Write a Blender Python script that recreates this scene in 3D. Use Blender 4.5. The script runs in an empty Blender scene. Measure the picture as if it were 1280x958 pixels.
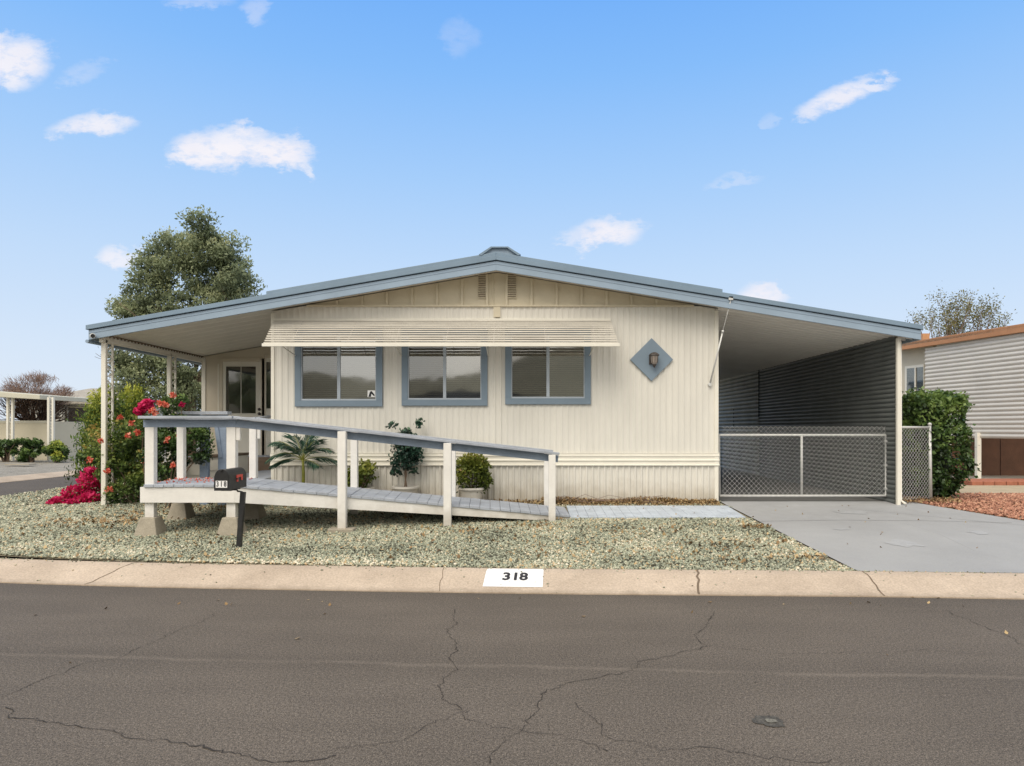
import bpy, math, random
import numpy as np
from mathutils import Vector, Matrix, noise
random.seed(7)
R = math.radians
F = 853.0; PX0 = 658.0; PY0 = 536.0; EYE = 1.6
scene = bpy.context.scene
COL = scene.collection

def P(px, py, Y):
    return Vector(((px-PX0)/F*Y, Y, EYE-(py-PY0)/F*Y))
def XP(px, Y): return (px-PX0)/F*Y
def ZP(py, Y): return EYE-(py-PY0)/F*Y

# ------------------------------------------------------------------ objects
def tag(o, label=None, cat=None, group=None, kind=None):
    if label: o['label'] = label
    if cat: o['category'] = cat
    if group: o['group'] = group
    if kind: o['kind'] = kind
    return o
def empty(name, loc=(0, 0, 0), rz=0, label=None, cat=None, group=None):
    o = bpy.data.objects.new(name, None); COL.objects.link(o)
    o.location = loc; o.rotation_euler = (0, 0, rz); o.empty_display_size = .2
    return tag(o, label, cat, group)

class MB:
    def __init__(s): s.v = []; s.f = []
    def add(s, vs, fs):
        b = len(s.v); s.v += [tuple(v) for v in vs]; s.f += [tuple(i+b for i in f) for f in fs]; return s
    def box(s, x0, x1, y0, y1, z0, z1):
        vs = [(x, y, z) for z in (z0, z1) for y in (y0, y1) for x in (x0, x1)]
        return s.add(vs, [(0, 2, 3, 1), (4, 5, 7, 6), (0, 1, 5, 4), (2, 6, 7, 3), (0, 4, 6, 2), (1, 3, 7, 5)])
    def hexa(s, b, t):   # bottom 4 pts ccw, top 4 pts ccw
        return s.add(list(b)+list(t), [(3, 2, 1, 0), (4, 5, 6, 7), (0, 1, 5, 4), (1, 2, 6, 5), (2, 3, 7, 6), (3, 0, 4, 7)])
    def beam(s, a, b, w, h, up=(0, 0, 1)):
        a = Vector(a); b = Vector(b); d = (b-a).normalized(); u = Vector(up)
        sd = d.cross(u).normalized(); u2 = sd.cross(d).normalized()
        def ring(p): return [p-sd*w/2-u2*h/2, p+sd*w/2-u2*h/2, p+sd*w/2+u2*h/2, p-sd*w/2+u2*h/2]
        return s.add(ring(a)+ring(b), [(0, 1, 2, 3), (7, 6, 5, 4), (0, 4, 5, 1), (1, 5, 6, 2), (2, 6, 7, 3), (3, 7, 4, 0)])
    def tube(s, pts, r, n=8, cap=True):
        pts = [Vector(p) for p in pts]; m = len(pts)
        rr = r if isinstance(r, (list, tuple)) else [r]*m
        d0 = (pts[1]-pts[0]).normalized()
        u = d0.orthogonal().normalized(); vs = []
        for i, p in enumerate(pts):
            d = (pts[min(i+1, m-1)]-pts[max(i-1, 0)])
            d = d.normalized() if d.length > 1e-9 else d0
            u = (u-d*u.dot(d)); u = u.normalized() if u.length > 1e-6 else d.orthogonal().normalized()
            w = d.cross(u)
            for k in range(n):
                a = 2*math.pi*k/n
                vs.append(p+(u*math.cos(a)+w*math.sin(a))*rr[i])
        fs = [(i*n+k, i*n+(k+1) % n, (i+1)*n+(k+1) % n, (i+1)*n+k) for i in range(m-1) for k in range(n)]
        if cap: fs += [tuple(range(n))[::-1], tuple((m-1)*n+k for k in range(n))]
        return s.add(vs, fs)
    def lathe(s, c, prof, n=20, axis='z'):
        c = Vector(c); vs = []
        for r, z in prof:
            for k in range(n):
                a = 2*math.pi*k/n
                vs.append(c+(Vector((r*math.cos(a), r*math.sin(a), z)) if axis == 'z' else Vector((r*math.cos(a), z, r*math.sin(a)))))
        m = len(prof)
        fs = [(i*n+k, i*n+(k+1) % n, (i+1)*n+(k+1) % n, (i+1)*n+k) for i in range(m-1) for k in range(n)]
        fs += [tuple(range(n))[::-1], tuple((m-1)*n+k for k in range(n))]
        return s.add(vs, fs)
    def prism(s, poly, d):   # poly 3d points, extruded by vector d
        d = Vector(d); n = len(poly); p = [Vector(q) for q in poly]
        return s.add(p+[q+d for q in p], [tuple(range(n))[::-1], tuple(range(n, 2*n))]+[(i, (i+1) % n, n+(i+1) % n, n+i) for i in range(n)])
    def sheet(s, rows):      # rows: list of equal-length point lists
        m = len(rows); n = len(rows[0]); vs = [p for r in rows for p in r]
        return s.add(vs, [(i*n+j, i*n+j+1, (i+1)*n+j+1, (i+1)*n+j) for i in range(m-1) for j in range(n-1)])
    def build(s, name, mat, parent=None, bev=0, smooth=False):
        me = bpy.data.meshes.new(name); me.from_pydata(s.v, [], s.f); me.update()
        me.materials.append(mat)
        if smooth:
            for p in me.polygons: p.use_smooth = True
        o = bpy.data.objects.new(name, me); COL.objects.link(o)
        if parent is not None:
            o.parent = parent
            o.matrix_parent_inverse = Matrix.Identity(4) if parent.get('_local') else rootinv(parent)
        if bev:
            b = o.modifiers.new('Bevel', 'BEVEL'); b.width = bev; b.segments = 2; b.limit_method = 'ANGLE'
            b.harden_normals = False
        return o
def rootinv(p):
    m = Matrix.Identity(4); q = p
    while q is not None:
        m = Matrix.LocRotScale(q.location, q.rotation_euler, q.scale) @ (m) if q.parent is None else q.matrix_parent_inverse @ Matrix.LocRotScale(q.location, q.rotation_euler, q.scale) @ m
        q = q.parent
    return m.inverted()

# ------------------------------------------------------------------ materials
def newmat(name):
    m = bpy.data.materials.new(name); m.use_nodes = True
    nt = m.node_tree; nt.nodes.clear()
    return m, nt, nt.nodes, nt.links
def s2l(c): return tuple((x/255/12.92 if x/255 <= .04045 else ((x/255+.055)/1.055)**2.4) for x in c)
def mat(name, col, rough=.6, var=.12, vs=3.0, bump=0, bs=60, metal=0, fine=0, fs=90, dirt=None, stretch=None, spec=.4, col2=None):
    """col linear rgb. var: low-frequency variation; fine: high-frequency speckle; dirt:(z0,z1,strength,colour) darkening towards the ground"""
    m, nt, N, L = newmat(name)
    out = N.new('ShaderNodeOutputMaterial'); b = N.new('ShaderNodeBsdfPrincipled')
    L.new(b.outputs[0], out.inputs[0])
    b.inputs['Roughness'].default_value = rough; b.inputs['Metallic'].default_value = metal
    b.inputs['Specular IOR Level'].default_value = spec
    g = N.new('ShaderNodeNewGeometry'); src = g.outputs['Position']
    if stretch:
        mp = N.new('ShaderNodeMapping'); mp.inputs['Scale'].default_value = stretch; L.new(src, mp.inputs[0]); src = mp.outputs[0]
    n = N.new('ShaderNodeTexNoise'); n.inputs['Scale'].default_value = vs; n.inputs['Detail'].default_value = 5; n.inputs['Roughness'].default_value = .62
    L.new(src, n.inputs['Vector'])
    r = N.new('ShaderNodeMapRange'); r.inputs['From Min'].default_value = .3; r.inputs['From Max'].default_value = .7
    L.new(n.outputs[0], r.inputs[0])
    mx = N.new('ShaderNodeMix'); mx.data_type = 'RGBA'
    c2 = col2 if col2 else tuple(c*(1+var) for c in col)
    mx.inputs[6].default_value = (*[c*(1-var) for c in col], 1); mx.inputs[7].default_value = (*c2, 1)
    L.new(r.outputs[0], mx.inputs[0]); cur = mx.outputs[2]
    if fine:
        n2 = N.new('ShaderNodeTexNoise'); n2.inputs['Scale'].default_value = fs; n2.inputs['Detail'].default_value = 3
        L.new(g.outputs['Position'], n2.inputs['Vector'])
        r2 = N.new('ShaderNodeMapRange'); r2.inputs['From Min'].default_value = .3; r2.inputs['From Max'].default_value = .7
        r2.inputs['To Min'].default_value = 1-fine; r2.inputs['To Max'].default_value = 1+fine
        L.new(n2.outputs[0], r2.inputs[0])
        m2 = N.new('ShaderNodeVectorMath'); m2.operation = 'SCALE'; L.new(cur, m2.inputs[0]); L.new(r2.outputs[0], m2.inputs['Scale']); cur = m2.outputs[0]
    if dirt:
        z0, z1, st, dc = dirt
        sp = N.new('ShaderNodeSeparateXYZ'); L.new(g.outputs['Position'], sp.inputs[0])
        nn = N.new('ShaderNodeTexNoise'); nn.inputs['Scale'].default_value = 6; nn.inputs['Detail'].default_value = 6
        L.new(g.outputs['Position'], nn.inputs['Vector'])
        ad = N.new('ShaderNodeMath'); ad.operation = 'MULTIPLY_ADD'; ad.inputs[1].default_value = (z1-z0)*1.2; L.new(nn.outputs[0], ad.inputs[0]); L.new(sp.outputs[2], ad.inputs[2])
        rr = N.new('ShaderNodeMapRange'); rr.inputs['From Min'].default_value = z0+(z1-z0)*.6; rr.inputs['From Max'].default_value = z1+(z1-z0)*.6
        rr.inputs['To Min'].default_value = st; rr.inputs['To Max'].default_value = 0
        L.new(ad.outputs[0], rr.inputs[0])
        mm = N.new('ShaderNodeMix'); mm.data_type = 'RGBA'; mm.inputs[7].default_value = (*dc, 1)
        L.new(rr.outputs[0], mm.inputs[0]); L.new(cur, mm.inputs[6]); cur = mm.outputs[2]
    L.new(cur, b.inputs['Base Color'])
    if bump:
        nb = N.new('ShaderNodeTexNoise'); nb.inputs['Scale'].default_value = bs; nb.inputs['Detail'].default_value = 4
        L.new(src, nb.inputs['Vector'])
        bp = N.new('ShaderNodeBump'); bp.inputs['Strength'].default_value = bump; bp.inputs['Distance'].default_value = .01
        L.new(nb.outputs[0], bp.inputs['Height']); L.new(bp.outputs[0], b.inputs['Normal'])
    return m
def tintmat(name, cols, rough=.6, transl=.0, spec=.3):
    """colour from per-point attribute 'tint' through a ramp"""
    m, nt, N, L = newmat(name)
    out = N.new('ShaderNodeOutputMaterial'); b = N.new('ShaderNodeBsdfPrincipled')
    b.inputs['Roughness'].default_value = rough; b.inputs['Specular IOR Level'].default_value = spec
    a = N.new('ShaderNodeAttribute'); a.attribute_name = 'tint'
    cr = N.new('ShaderNodeValToRGB'); e = cr.color_ramp.elements
    while len(e) < len(cols): e.new(.5)
    for i, (p, c) in enumerate(cols): e[i].position = p; e[i].color = (*c, 1)
    L.new(a.outputs['Fac'], cr.inputs[0]); L.new(cr.outputs[0], b.inputs['Base Color'])
    if transl:
        t = N.new('ShaderNodeBsdfTranslucent'); L.new(cr.outputs[0], t.inputs[0])
        mx = N.new('ShaderNodeMixShader'); mx.inputs[0].default_value = transl
        L.new(b.outputs[0], mx.inputs[1]); L.new(t.outputs[0], mx.inputs[2]); L.new(mx.outputs[0], out.inputs[0])
    else: L.new(b.outputs[0], out.inputs[0])
    return m

M = {}
M['cream'] = mat('cream siding', (.70, .675, .61), .45, .065, 2.2, dirt=(.38, .75, .55, (.33, .27, .18)), stretch=(1, 1, .35))
M['gable'] = mat('gable panel', (.64, .575, .435), .55, .06, 2.2, .15, 90)
M['trim'] = mat('white trim', (.78, .75, .66), .45, .05, 3)
M['porchwall'] = mat('porch wall', (.62, .55, .44), .55, .05, 2)
M['blue'] = mat('blue painted metal', (.285, .37, .465), .4, .08, 1.8, .08, 60)
M['blueup'] = mat('blue roof edge', (.20, .28, .365), .45, .1, 1.6, .1, 60)
M['bluewood'] = mat('blue painted wood', (.25, .31, .40), .6, .14, 4, .35, 70, fine=.08, stretch=(1, 1, 1))
M['deck'] = mat('deck paint', (.38, .41, .46), .65, .16, 5, .35, 80, fine=.1)
M['white'] = mat('white painted wood', (.79, .77, .73), .55, .06, 6, .3, 60, dirt=(.3, .62, .55, (.40, .35, .27)))
M['soffit'] = mat('soffit metal', (.80, .76, .67), .5, .05, 1.5)
M['soffitR'] = mat('carport soffit', (.82, .80, .75), .5, .05, 1.5)
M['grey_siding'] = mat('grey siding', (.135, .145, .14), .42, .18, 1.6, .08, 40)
M['grey_siding_daylit'] = mat('grey siding daylight tint', (.32, .32, .275), .5, .22, 2.0, .08, 40)  # far carport wall coloured lighter to stand for sky light from open rear
M['nsiding'] = mat('neighbour siding', (.60, .575, .53), .4, .06, 1.5)
M['orange'] = mat('orange fascia', (.46, .225, .11), .5, .1, 3, .1, 60)
M['brown'] = mat('brown panel', (.12, .055, .030), .6, .2, 3, .3, 40)
M['awn'] = mat('awning slat', (.40, .37, .345), .45, .12, 5, stretch=(.5, 4, 4))
M['galv'] = mat('galvanised steel', (.62, .62, .60), .42, .12, 20, metal=.25)
M['black'] = mat('black metal', (.022, .022, .022), .38, .25, 12, .25, 70)
M['red'] = mat('red plastic', (.62, .07, .05), .4, .1, 8)
M['dark'] = mat('dark void', (.012, .012, .012), .8)
M['concrete'] = mat('pier concrete', (.36, .32, .25), .85, .14, 7, .6, 60, fine=.12)
M['pot'] = mat('white pot', (.66, .63, .57), .5, .08, 8)
M['bark'] = mat('bark', (.16, .115, .08), .85, .25, 12, .7, 40)
M['twig'] = mat('bare twig', (.22, .15, .125), .85, .2, 6)
M['palmstem'] = mat('palm stem', (.24, .25, .04), .5, .2, 14)
M['brownwood'] = mat('brown painted riser', (.16, .115, .08), .6, .2, 5, .3, 50, stretch=(1, 1, 6))
M['lantern'] = mat('lantern metal', (.06, .05, .045), .5, .2, 12)
M['frosted'] = mat('lantern glass', (.28, .24, .21), .25, .1, 10)
M['bluewin'] = mat('window trim paint', (.19, .25, .31), .45, .06, 3, .1, 60)
M['sash'] = mat('window sash', (.42, .47, .52), .4, .06, 3)
M['blind'] = mat('blind', (.33, .31, .27), .6, .1, 2)
M['blinddark'] = mat('dim curtain', (.085, .08, .07), .8, .3, 2)
M['camwhite'] = mat('camera housing', (.75, .74, .70), .35, .02)
M['plate'] = mat('plate paint', (.84, .84, .83), .6, .04, 20, fine=.05)
M['ink'] = mat('stencil ink', (.025, .025, .03), .7, .2, 60)
M['farwall'] = mat('far cream wall', (.60, .55, .42), .6, .06, 1)
M['farroof'] = mat('far roof', (.56, .54, .44), .6, .08, 1)
M['fargrey'] = mat('far grey wall', (.42, .42, .40), .6, .1, 1)
M['brick'] = mat('brick edging', (.40, .15, .09), .8, .18, 9, .4, 50)

def glass(name, base=.32):
    m, nt, N, L = newmat(name)
    out = N.new('ShaderNodeOutputMaterial'); gl = N.new('ShaderNodeBsdfGlossy'); gl.inputs['Roughness'].default_value = .04
    gl.inputs[0].default_value = (.95, .93, .88, 1)
    n = N.new('ShaderNodeTexNoise'); n.inputs['Scale'].default_value = 1.6; g = N.new('ShaderNodeNewGeometry'); L.new(g.outputs['Position'], n.inputs['Vector'])
    bp = N.new('ShaderNodeBump'); bp.inputs['Strength'].default_value = .10; bp.inputs['Distance'].default_value = .02
    L.new(n.outputs[0], bp.inputs['Height']); L.new(bp.outputs[0], gl.inputs['Normal'])
    tr = N.new('ShaderNodeBsdfTransparent'); tr.inputs[0].default_value = (.62, .62, .58, 1)
    lw = N.new('ShaderNodeLayerWeight'); lw.inputs[0].default_value = .35
    ad = N.new('ShaderNodeMath'); ad.operation = 'MULTIPLY_ADD'; ad.inputs[1].default_value = .7; ad.inputs[2].default_value = base; ad.use_clamp = True
    L.new(lw.outputs['Fresnel'], ad.inputs[0])
    mx = N.new('ShaderNodeMixShader'); L.new(ad.outputs[0], mx.inputs[0]); L.new(tr.outputs[0], mx.inputs[1]); L.new(gl.outputs[0], mx.inputs[2]); L.new(mx.outputs[0], out.inputs[0])
    return m
M['glass'] = glass('window glass', .38); M['glassdim'] = glass('screened glass', .20); M['glassdoor'] = glass('door glass', .12)

# foliage
M['leaf_gum'] = tintmat('gum leaves', [(0, (.08, .10, .055)), (.4, (.30, .35, .20)), (.8, (.50, .53, .31)), (1, (.6, .57, .26))], .5, .42)
M['leaf_dark'] = tintmat('glossy dark leaves', [(0, (.012, .024, .008)), (.5, (.06, .115, .028)), (1, (.22, .31, .08))], .38, .15, .45)
M['leaf_yel'] = tintmat('yellow green fronds', [(0, (.025, .055, .016)), (.35, (.12, .20, .045)), (.75, (.42, .46, .08)), (1, (.62, .60, .10))], .6, .25)
M['leaf_rose'] = tintmat('rose leaves', [(0, (.03, .055, .016)), (.4, (.125, .19, .045)), (.8, (.27, .32, .08)), (1, (.48, .30, .08))], .5, .25)
M['leaf_pot'] = tintmat('pot shrub leaves', [(0, (.03, .05, .01)), (.45, (.17, .21, .035)), (.85, (.38, .38, .08)), (1, (.48, .33, .16))], .45, .2)
M['leaf_ficus'] = tintmat('fig leaves', [(0, (.010, .03, .022)), (.6, (.035, .09, .058)), (1, (.14, .24, .13))], .35, .1, .5)
M['leaf_palm'] = tintmat('palm leaflets', [(0, (.008, .03, .018)), (.5, (.03, .085, .055)), (1, (.09, .17, .11))], .4, .15, .4)
M['magenta'] = tintmat('magenta bracts', [(0, (.22, .004, .03)), (.5, (.60, .012, .10)), (1, (.78, .05, .20))], .55, .3)
M['salmon'] = tintmat('salmon petals', [(0, (.55, .07, .05)), (.6, (.85, .22, .14)), (1, (.9, .45, .32))], .5, .3)
M['litter'] = tintmat('dry leaves', [(0, (.10, .065, .035)), (.5, (.29, .185, .085)), (1, (.52, .39, .21))], .8)
M['sparse'] = tintmat('sparse olive leaves', [(0, (.09, .09, .04)), (.6, (.22, .21, .09)), (1, (.36, .33, .12))], .6, .3)
M['stone'] = tintmat('green grey crushed stone', [(0, (.065, .062, .045)), (.25, (.22, .23, .165)), (.55, (.40, .425, .32)), (.78, (.53, .51, .37)), (.9, (.52, .36, .18)), (1, (.78, .71, .56))], .85)
M['redstone'] = tintmat('red crushed stone', [(0, (.16, .07, .045)), (.5, (.44, .21, .14)), (1, (.62, .36, .24))], .85)

def leaves(name, pts, size, m, parent=None, seed=1, tint=None, aspect=.5, droop=0., up=.0, outward=None, szvar=.35):
    rng = np.random.default_rng(seed); n = len(pts); pts = np.asarray(pts, float)
    d = rng.normal(size=(n, 3)); d[:, 2] -= droop
    if outward is not None: d += outward
    d /= np.linalg.norm(d, axis=1)[:, None]
    q = rng.normal(size=(n, 3)); q[:, 2] += up
    w = np.cross(d, q); w /= np.linalg.norm(w, axis=1)[:, None]
    nn = np.cross(d, w)
    s = (size*(1+szvar*rng.uniform(-1, 1, n)))[:, None]
    base = pts-d*s*.5; tip = pts+d*s*.5
    l = pts+w*s*aspect*.5+nn*s*.08; r = pts-w*s*aspect*.5+nn*s*.08
    V = np.stack([base, l, tip, r], 1).reshape(-1, 3)
    Fc = np.arange(4*n).reshape(n, 4)
    if tint is None: tint = rng.uniform(0, 1, n)
    tint = np.clip(tint+rng.normal(0, .1, n), 0, 1)
    return rawmesh(name, V, Fc, m, parent, np.repeat(tint, 4))
def rawmesh(name, V, Fc, m, parent, tint=None):
    me = bpy.data.meshes.new(name); k = Fc.shape[1]; nf = len(Fc)
    me.vertices.add(len(V)); me.vertices.foreach_set('co', V.astype(np.float32).ravel())
    me.loops.add(nf*k); me.loops.foreach_set('vertex_index', Fc.astype(np.int32).ravel())
    me.polygons.add(nf); me.polygons.foreach_set('loop_start', np.arange(0, nf*k, k, dtype=np.int32))
    me.update(calc_edges=True)
    if tint is not None:
        a = me.attributes.new('tint', 'FLOAT', 'POINT'); a.data.foreach_set('value', tint.astype(np.float32))
    me.materials.append(m)
    o = bpy.data.objects.new(name, me); COL.objects.link(o)
    if parent is not None: o.parent = parent; o.matrix_parent_inverse = rootinv(parent)
    return o
def lumps(lst, n, seed=1, shell=.75, flat=1.):
    """lst of (center, (rx,ry,rz), weight, tint offset) -> points, tints, outward"""
    rng = np.random.default_rng(seed); w = np.array([l[2] for l in lst], float); w /= w.sum()
    idx = rng.choice(len(lst), n, p=w)
    C = np.array([tuple(l[0]) for l in lst]); Rr = np.array([l[1] for l in lst]); T = np.array([l[3] for l in lst])
    d = rng.normal(size=(n, 3)); d /= np.linalg.norm(d, axis=1)[:, None]
    r = (shell+(1-shell)*rng.uniform(0, 1, n)**.5)*rng.uniform(.55, 1.08, n)**.4
    pts = C[idx]+d*Rr[idx]*r[:, None]
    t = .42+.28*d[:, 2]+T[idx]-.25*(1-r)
    return pts, t, d
def stones(name, xy, size, m, zf, seed=3):
    rng = np.random.default_rng(seed); n = len(xy)
    base = np.array([[1, 0, 0], [0, 1, 0], [-1, 0, 0], [0, -1, 0], [0, 0, 1], [0, 0, -1]], float)
    b = base[None]+rng.uniform(-.35, .35, (n, 6, 3))
    s = size*(.55+1.1*rng.beta(1.6, 2.6, (n, 1, 1)))*np.array([1, 1, .75])*rng.uniform(.7, 1.3, (n, 1, 3))
    b = b*s; a = rng.uniform(0, 6.28, n); ca, sa = np.cos(a)[:, None], np.sin(a)[:, None]
    x = b[:, :, 0]*ca-b[:, :, 1]*sa; y = b[:, :, 0]*sa+b[:, :, 1]*ca
    z = zf(xy)[:, None]+b[:, :, 2]+size*rng.uniform(0., .8, (n, 1))
    V = np.stack([x+xy[:, :1], y+xy[:, 1:], z], 2).reshape(-1, 3)
    f = np.array([[0, 1, 4], [1, 2, 4], [2, 3, 4], [3, 0, 4], [1, 0, 5], [2, 1, 5], [3, 2, 5], [0, 3, 5]])
    Fc = (f[None]+6*np.arange(n)[:, None, None]).reshape(-1, 3)
    t = np.clip(rng.normal(.47, .27, n), 0, 1)
    # drifts of tan
    return rawmesh(name, V, Fc, m, None, np.repeat(t, 6)), t
def limbs(mb, p, d, L, r, depth, spread=.5, seglen=4, ratio=.72, up=.1, tips=None, n=6):
    pts = [p]; rr = [r]; q = Vector(p); d = Vector(d).normalized()
    for i in range(seglen):
        d = (d+Vector((random.gauss(0, .10), random.gauss(0, .10), random.gauss(0, .08)+up*.3))).normalized()
        q = q+d*(L/seglen); pts.append(q.copy()); rr.append(r*(1-.38*(i+1)/seglen))
    mb.tube(pts, rr, n if depth > 1 else 4, cap=False)
    if tips is not None and depth <= 1: tips += [pts[-1], pts[-2]]
    if depth <= 0: return
    k = 2 if random.random() < .45 else 3
    for i in range(k):
        j = seglen if i == 0 else random.randint(max(1, seglen-2), seglen)
        a = Vector((random.gauss(0, 1), random.gauss(0, 1), random.gauss(0, .6))).normalized()
        nd = (d+a*spread*(0.6 if i == 0 else 1.0)+Vector((0, 0, up))).normalized()
        limbs(mb, pts[j], nd, L*ratio*random.uniform(.8, 1.15), rr[j]*.72, depth-1, spread, seglen, ratio, up, tips, n)

# ------------------------------------------------------------------ terrain
def catmull(pts, sub=6):
    out = []; n = len(pts); p = [np.array(q, float) for q in pts]
    for i in range(n-1):
        a = p[max(i-1, 0)]; b = p[i]; c = p[i+1]; d = p[min(i+2, n-1)]
        for k in range(sub):
            t = k/sub
            out.append(.5*((2*b)+(-a+c)*t+(2*a-5*b+4*c-d)*t*t+(-a+3*b-3*c+d)*t**3))
    out.append(p[-1]); return out
KB = catmull([(40, 5.0), (20, 6.1), (10, 6.66), (5.06, 6.95), (3.42, 7.06), (1.77, 7.12), (-.15, 7.20), (-2.93, 7.39), (-4.4, 7.53), (-5.99, 7.77),
              (-7.6, 8.25), (-9.0, 9.1), (-10.2, 10.5), (-10.9, 12.3), (-11.2, 14.5), (-11.3, 18), (-11.35, 30), (-11.4, 70)], 6)
def offs(path, d):
    out = []
    for i, p in enumerate(path):
        t = path[min(i+1, len(path)-1)]-path[max(i-1, 0)]; t = t/np.linalg.norm(t)
        out.append(p+np.array([-t[1], t[0]])*d)   # left of travel direction
    return out
def G(x, y):
    s = .12+.27*min(max((y-7.12)/4.08, 0), 1)*min(max((x+11.2)/4.6, .12), 1)
    return s
def Gn(xy): return .12+.27*np.clip((xy[:, 1]-7.12)/4.08, 0, 1)*np.clip((xy[:, 0]+11.2)/4.6, .12, 1)

def structure(o): o['kind'] = 'structure'; return o
# big ground
gm = mat('far ground', (.30, .26, .20), .9, .2, .05, fine=.15, fs=8)
structure(MB().sheet([[(-1500, -1500, -.05), (1500, -1500, -.05)], [(-1500, 1500, -.05), (1500, 1500, -.05)]]).build('ground', gm))

# asphalt
def asphalt():
    m, nt, N, L = newmat('asphalt')
    out = N.new('ShaderNodeOutputMaterial'); b = N.new('ShaderNodeBsdfPrincipled'); L.new(b.outputs[0], out.inputs[0])
    b.inputs['Roughness'].default_value = .8; b.inputs['Specular IOR Level'].default_value = .3
    g = N.new('ShaderNodeNewGeometry'); pos = g.outputs['Position']
    sp = N.new('ShaderNodeSeparateXYZ'); L.new(pos, sp.inputs[0])
    def noi(s, det=4, vec=pos, ro=.6):
        n = N.new('ShaderNodeTexNoise'); n.inputs['Scale'].default_value = s; n.inputs['Detail'].default_value = det; n.inputs['Roughness'].default_value = ro; L.new(vec, n.inputs['Vector']); return n.outputs[0]
    def mr(v, a, b_, c, d):
        r = N.new('ShaderNodeMapRange'); r.inputs[1].default_value = a; r.inputs[2].default_value = b_; r.inputs[3].default_value = c; r.inputs[4].default_value = d; L.new(v, r.inputs[0]); return r.outputs[0]
    def math_(op, a, b_):
        n = N.new('ShaderNodeMath'); n.operation = op
        for i, v in enumerate((a, b_)):
            if hasattr(v, 'is_output'): L.new(v, n.inputs[i])
            else: n.inputs[i].default_value = v
        return n.outputs[0]
    mp = N.new('ShaderNodeMapping'); mp.inputs['Scale'].default_value = (.25, 1.6, 1); mp.inputs['Rotation'].default_value = (0, 0, .05); L.new(pos, mp.inputs[0])
    big = mr(noi(.9, 5), .3, .7, .90, 1.09); streak = mr(noi(2.2, 5, mp.outputs[0]), .3, .7, .93, 1.06)
    fine = mr(noi(150, 3), .34, .66, .34, 1.8); mid = mr(noi(38, 3), .3, .7, .86, 1.14)
    vor = N.new('ShaderNodeTexVoronoi'); vor.inputs['Scale'].default_value = 75; L.new(pos, vor.inputs['Vector'])
    peb = mr(vor.outputs['Distance'], 0, .35, 1.25, .9)
    # distance from the lengthwise paving seam and from the gutter
    w = math_('MULTIPLY', sp.outputs[0], .066); yy = math_('ADD', sp.outputs[1], w)
    wob = math_('MULTIPLY', math_('SUBTRACT', noi(.9, 6), .5), .22)
    sd = math_('SUBTRACT', math_('ADD', yy, wob), 4.58)
    line = math_('MULTIPLY', mr(math_('ABSOLUTE', sd, 0), .0, .045, .34, 0), mr(noi(1.1, 3), .36, .52, .25, 1))
    side = mr(sd, -.35, .02, .98, .86)
    side2 = mr(sd, .02, .30, 0.0, .11)
    gut = mr(math_('ADD', yy, wob), 6.1, 6.6, 1.0, .84)
    coarse = mr(noi(62, 4, ro=.75), .36, .64, .62, 1.38)
    v = math_('MULTIPLY', math_('MULTIPLY', big, streak), coarse)
    for x in (fine, mid, peb, gut, math_('ADD', side, side2)): v = math_('MULTIPLY', v, x)
    v2 = N.new('ShaderNodeTexVoronoi'); v2.inputs['Scale'].default_value = 55; L.new(pos, v2.inputs['Vector'])
    v = math_('ADD', v, math_('MULTIPLY', mr(v2.outputs['Distance'], .10, .17, 1, 0), mr(noi(9, 2), .5, .62, 0, .8)))
    v = math_('ADD', v, line)
    sc = N.new('ShaderNodeVectorMath'); sc.operation = 'SCALE'; sc.inputs[0].default_value = (.134, .112, .090); L.new(v, sc.inputs['Scale'])
    L.new(sc.outputs[0], b.inputs['Base Color'])
    bp = N.new('ShaderNodeBump'); bp.inputs['Strength'].default_value = .5; bp.inputs['Distance'].default_value = .006
    L.new(noi(150, 3), bp.inputs['Height']); L.new(bp.outputs[0], b.inputs['Normal'])
    return m
M['asphalt'] = asphalt()
structure(MB().sheet([[(-70, -7, 0), (70, -7, 0)], [(-70, 80, 0), (70, 80, 0)]]).build('road', M['asphalt']))

# yard terrain (behind the kerb, right of the cross street)
dirt = mat('yard dirt', (.27, .24, .17), .95, .25, 1.2, .8, 40, fine=.3, fs=60)
rows = []
for p in KB:
    x, y = p; tx = max(x, -6.2); ty = max(y, 11.6) if y < 11.6 else y
    row = []
    for k in range(13):
        t = k/12; X = x+(tx-x)*t; Y = y+(ty-y)*t
        row.append((X, Y, G(X, Y)-.012))
    rows.append(row)
yard = structure(MB().sheet(rows).build('yard', dirt))
structure(MB().sheet([[(-6.2, 11.6, .378-.01), (60, 11.6, .378)], [(-6.2, 70, .378), (60, 70, .378)]]).build('back_yard', dirt))

# kerbs
kerbm = mat('kerb concrete', (.47, .375, .285), .8, .10, 1.3, .35, 50, fine=.16, fs=55, col2=(.57, .465, .36), dirt=(-.01, .03, .7, (.20, .15, .10)))
PROF = [(-.01, -.02), (0, .128), (.07, .134), (.17, .122), (.42, .050), (.52, .022), (.585, .012), (.59, -.02)]
def kerb(path, name, flip=1):
    rows = []
    offp = {d: offs(path, -d*flip) for d, _ in PROF}
    for d, z in PROF: rows.append([(q[0], q[1], z) for q in offp[d]])
    return structure(MB().sheet(rows).build(name, kerbm, smooth=False))
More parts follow.
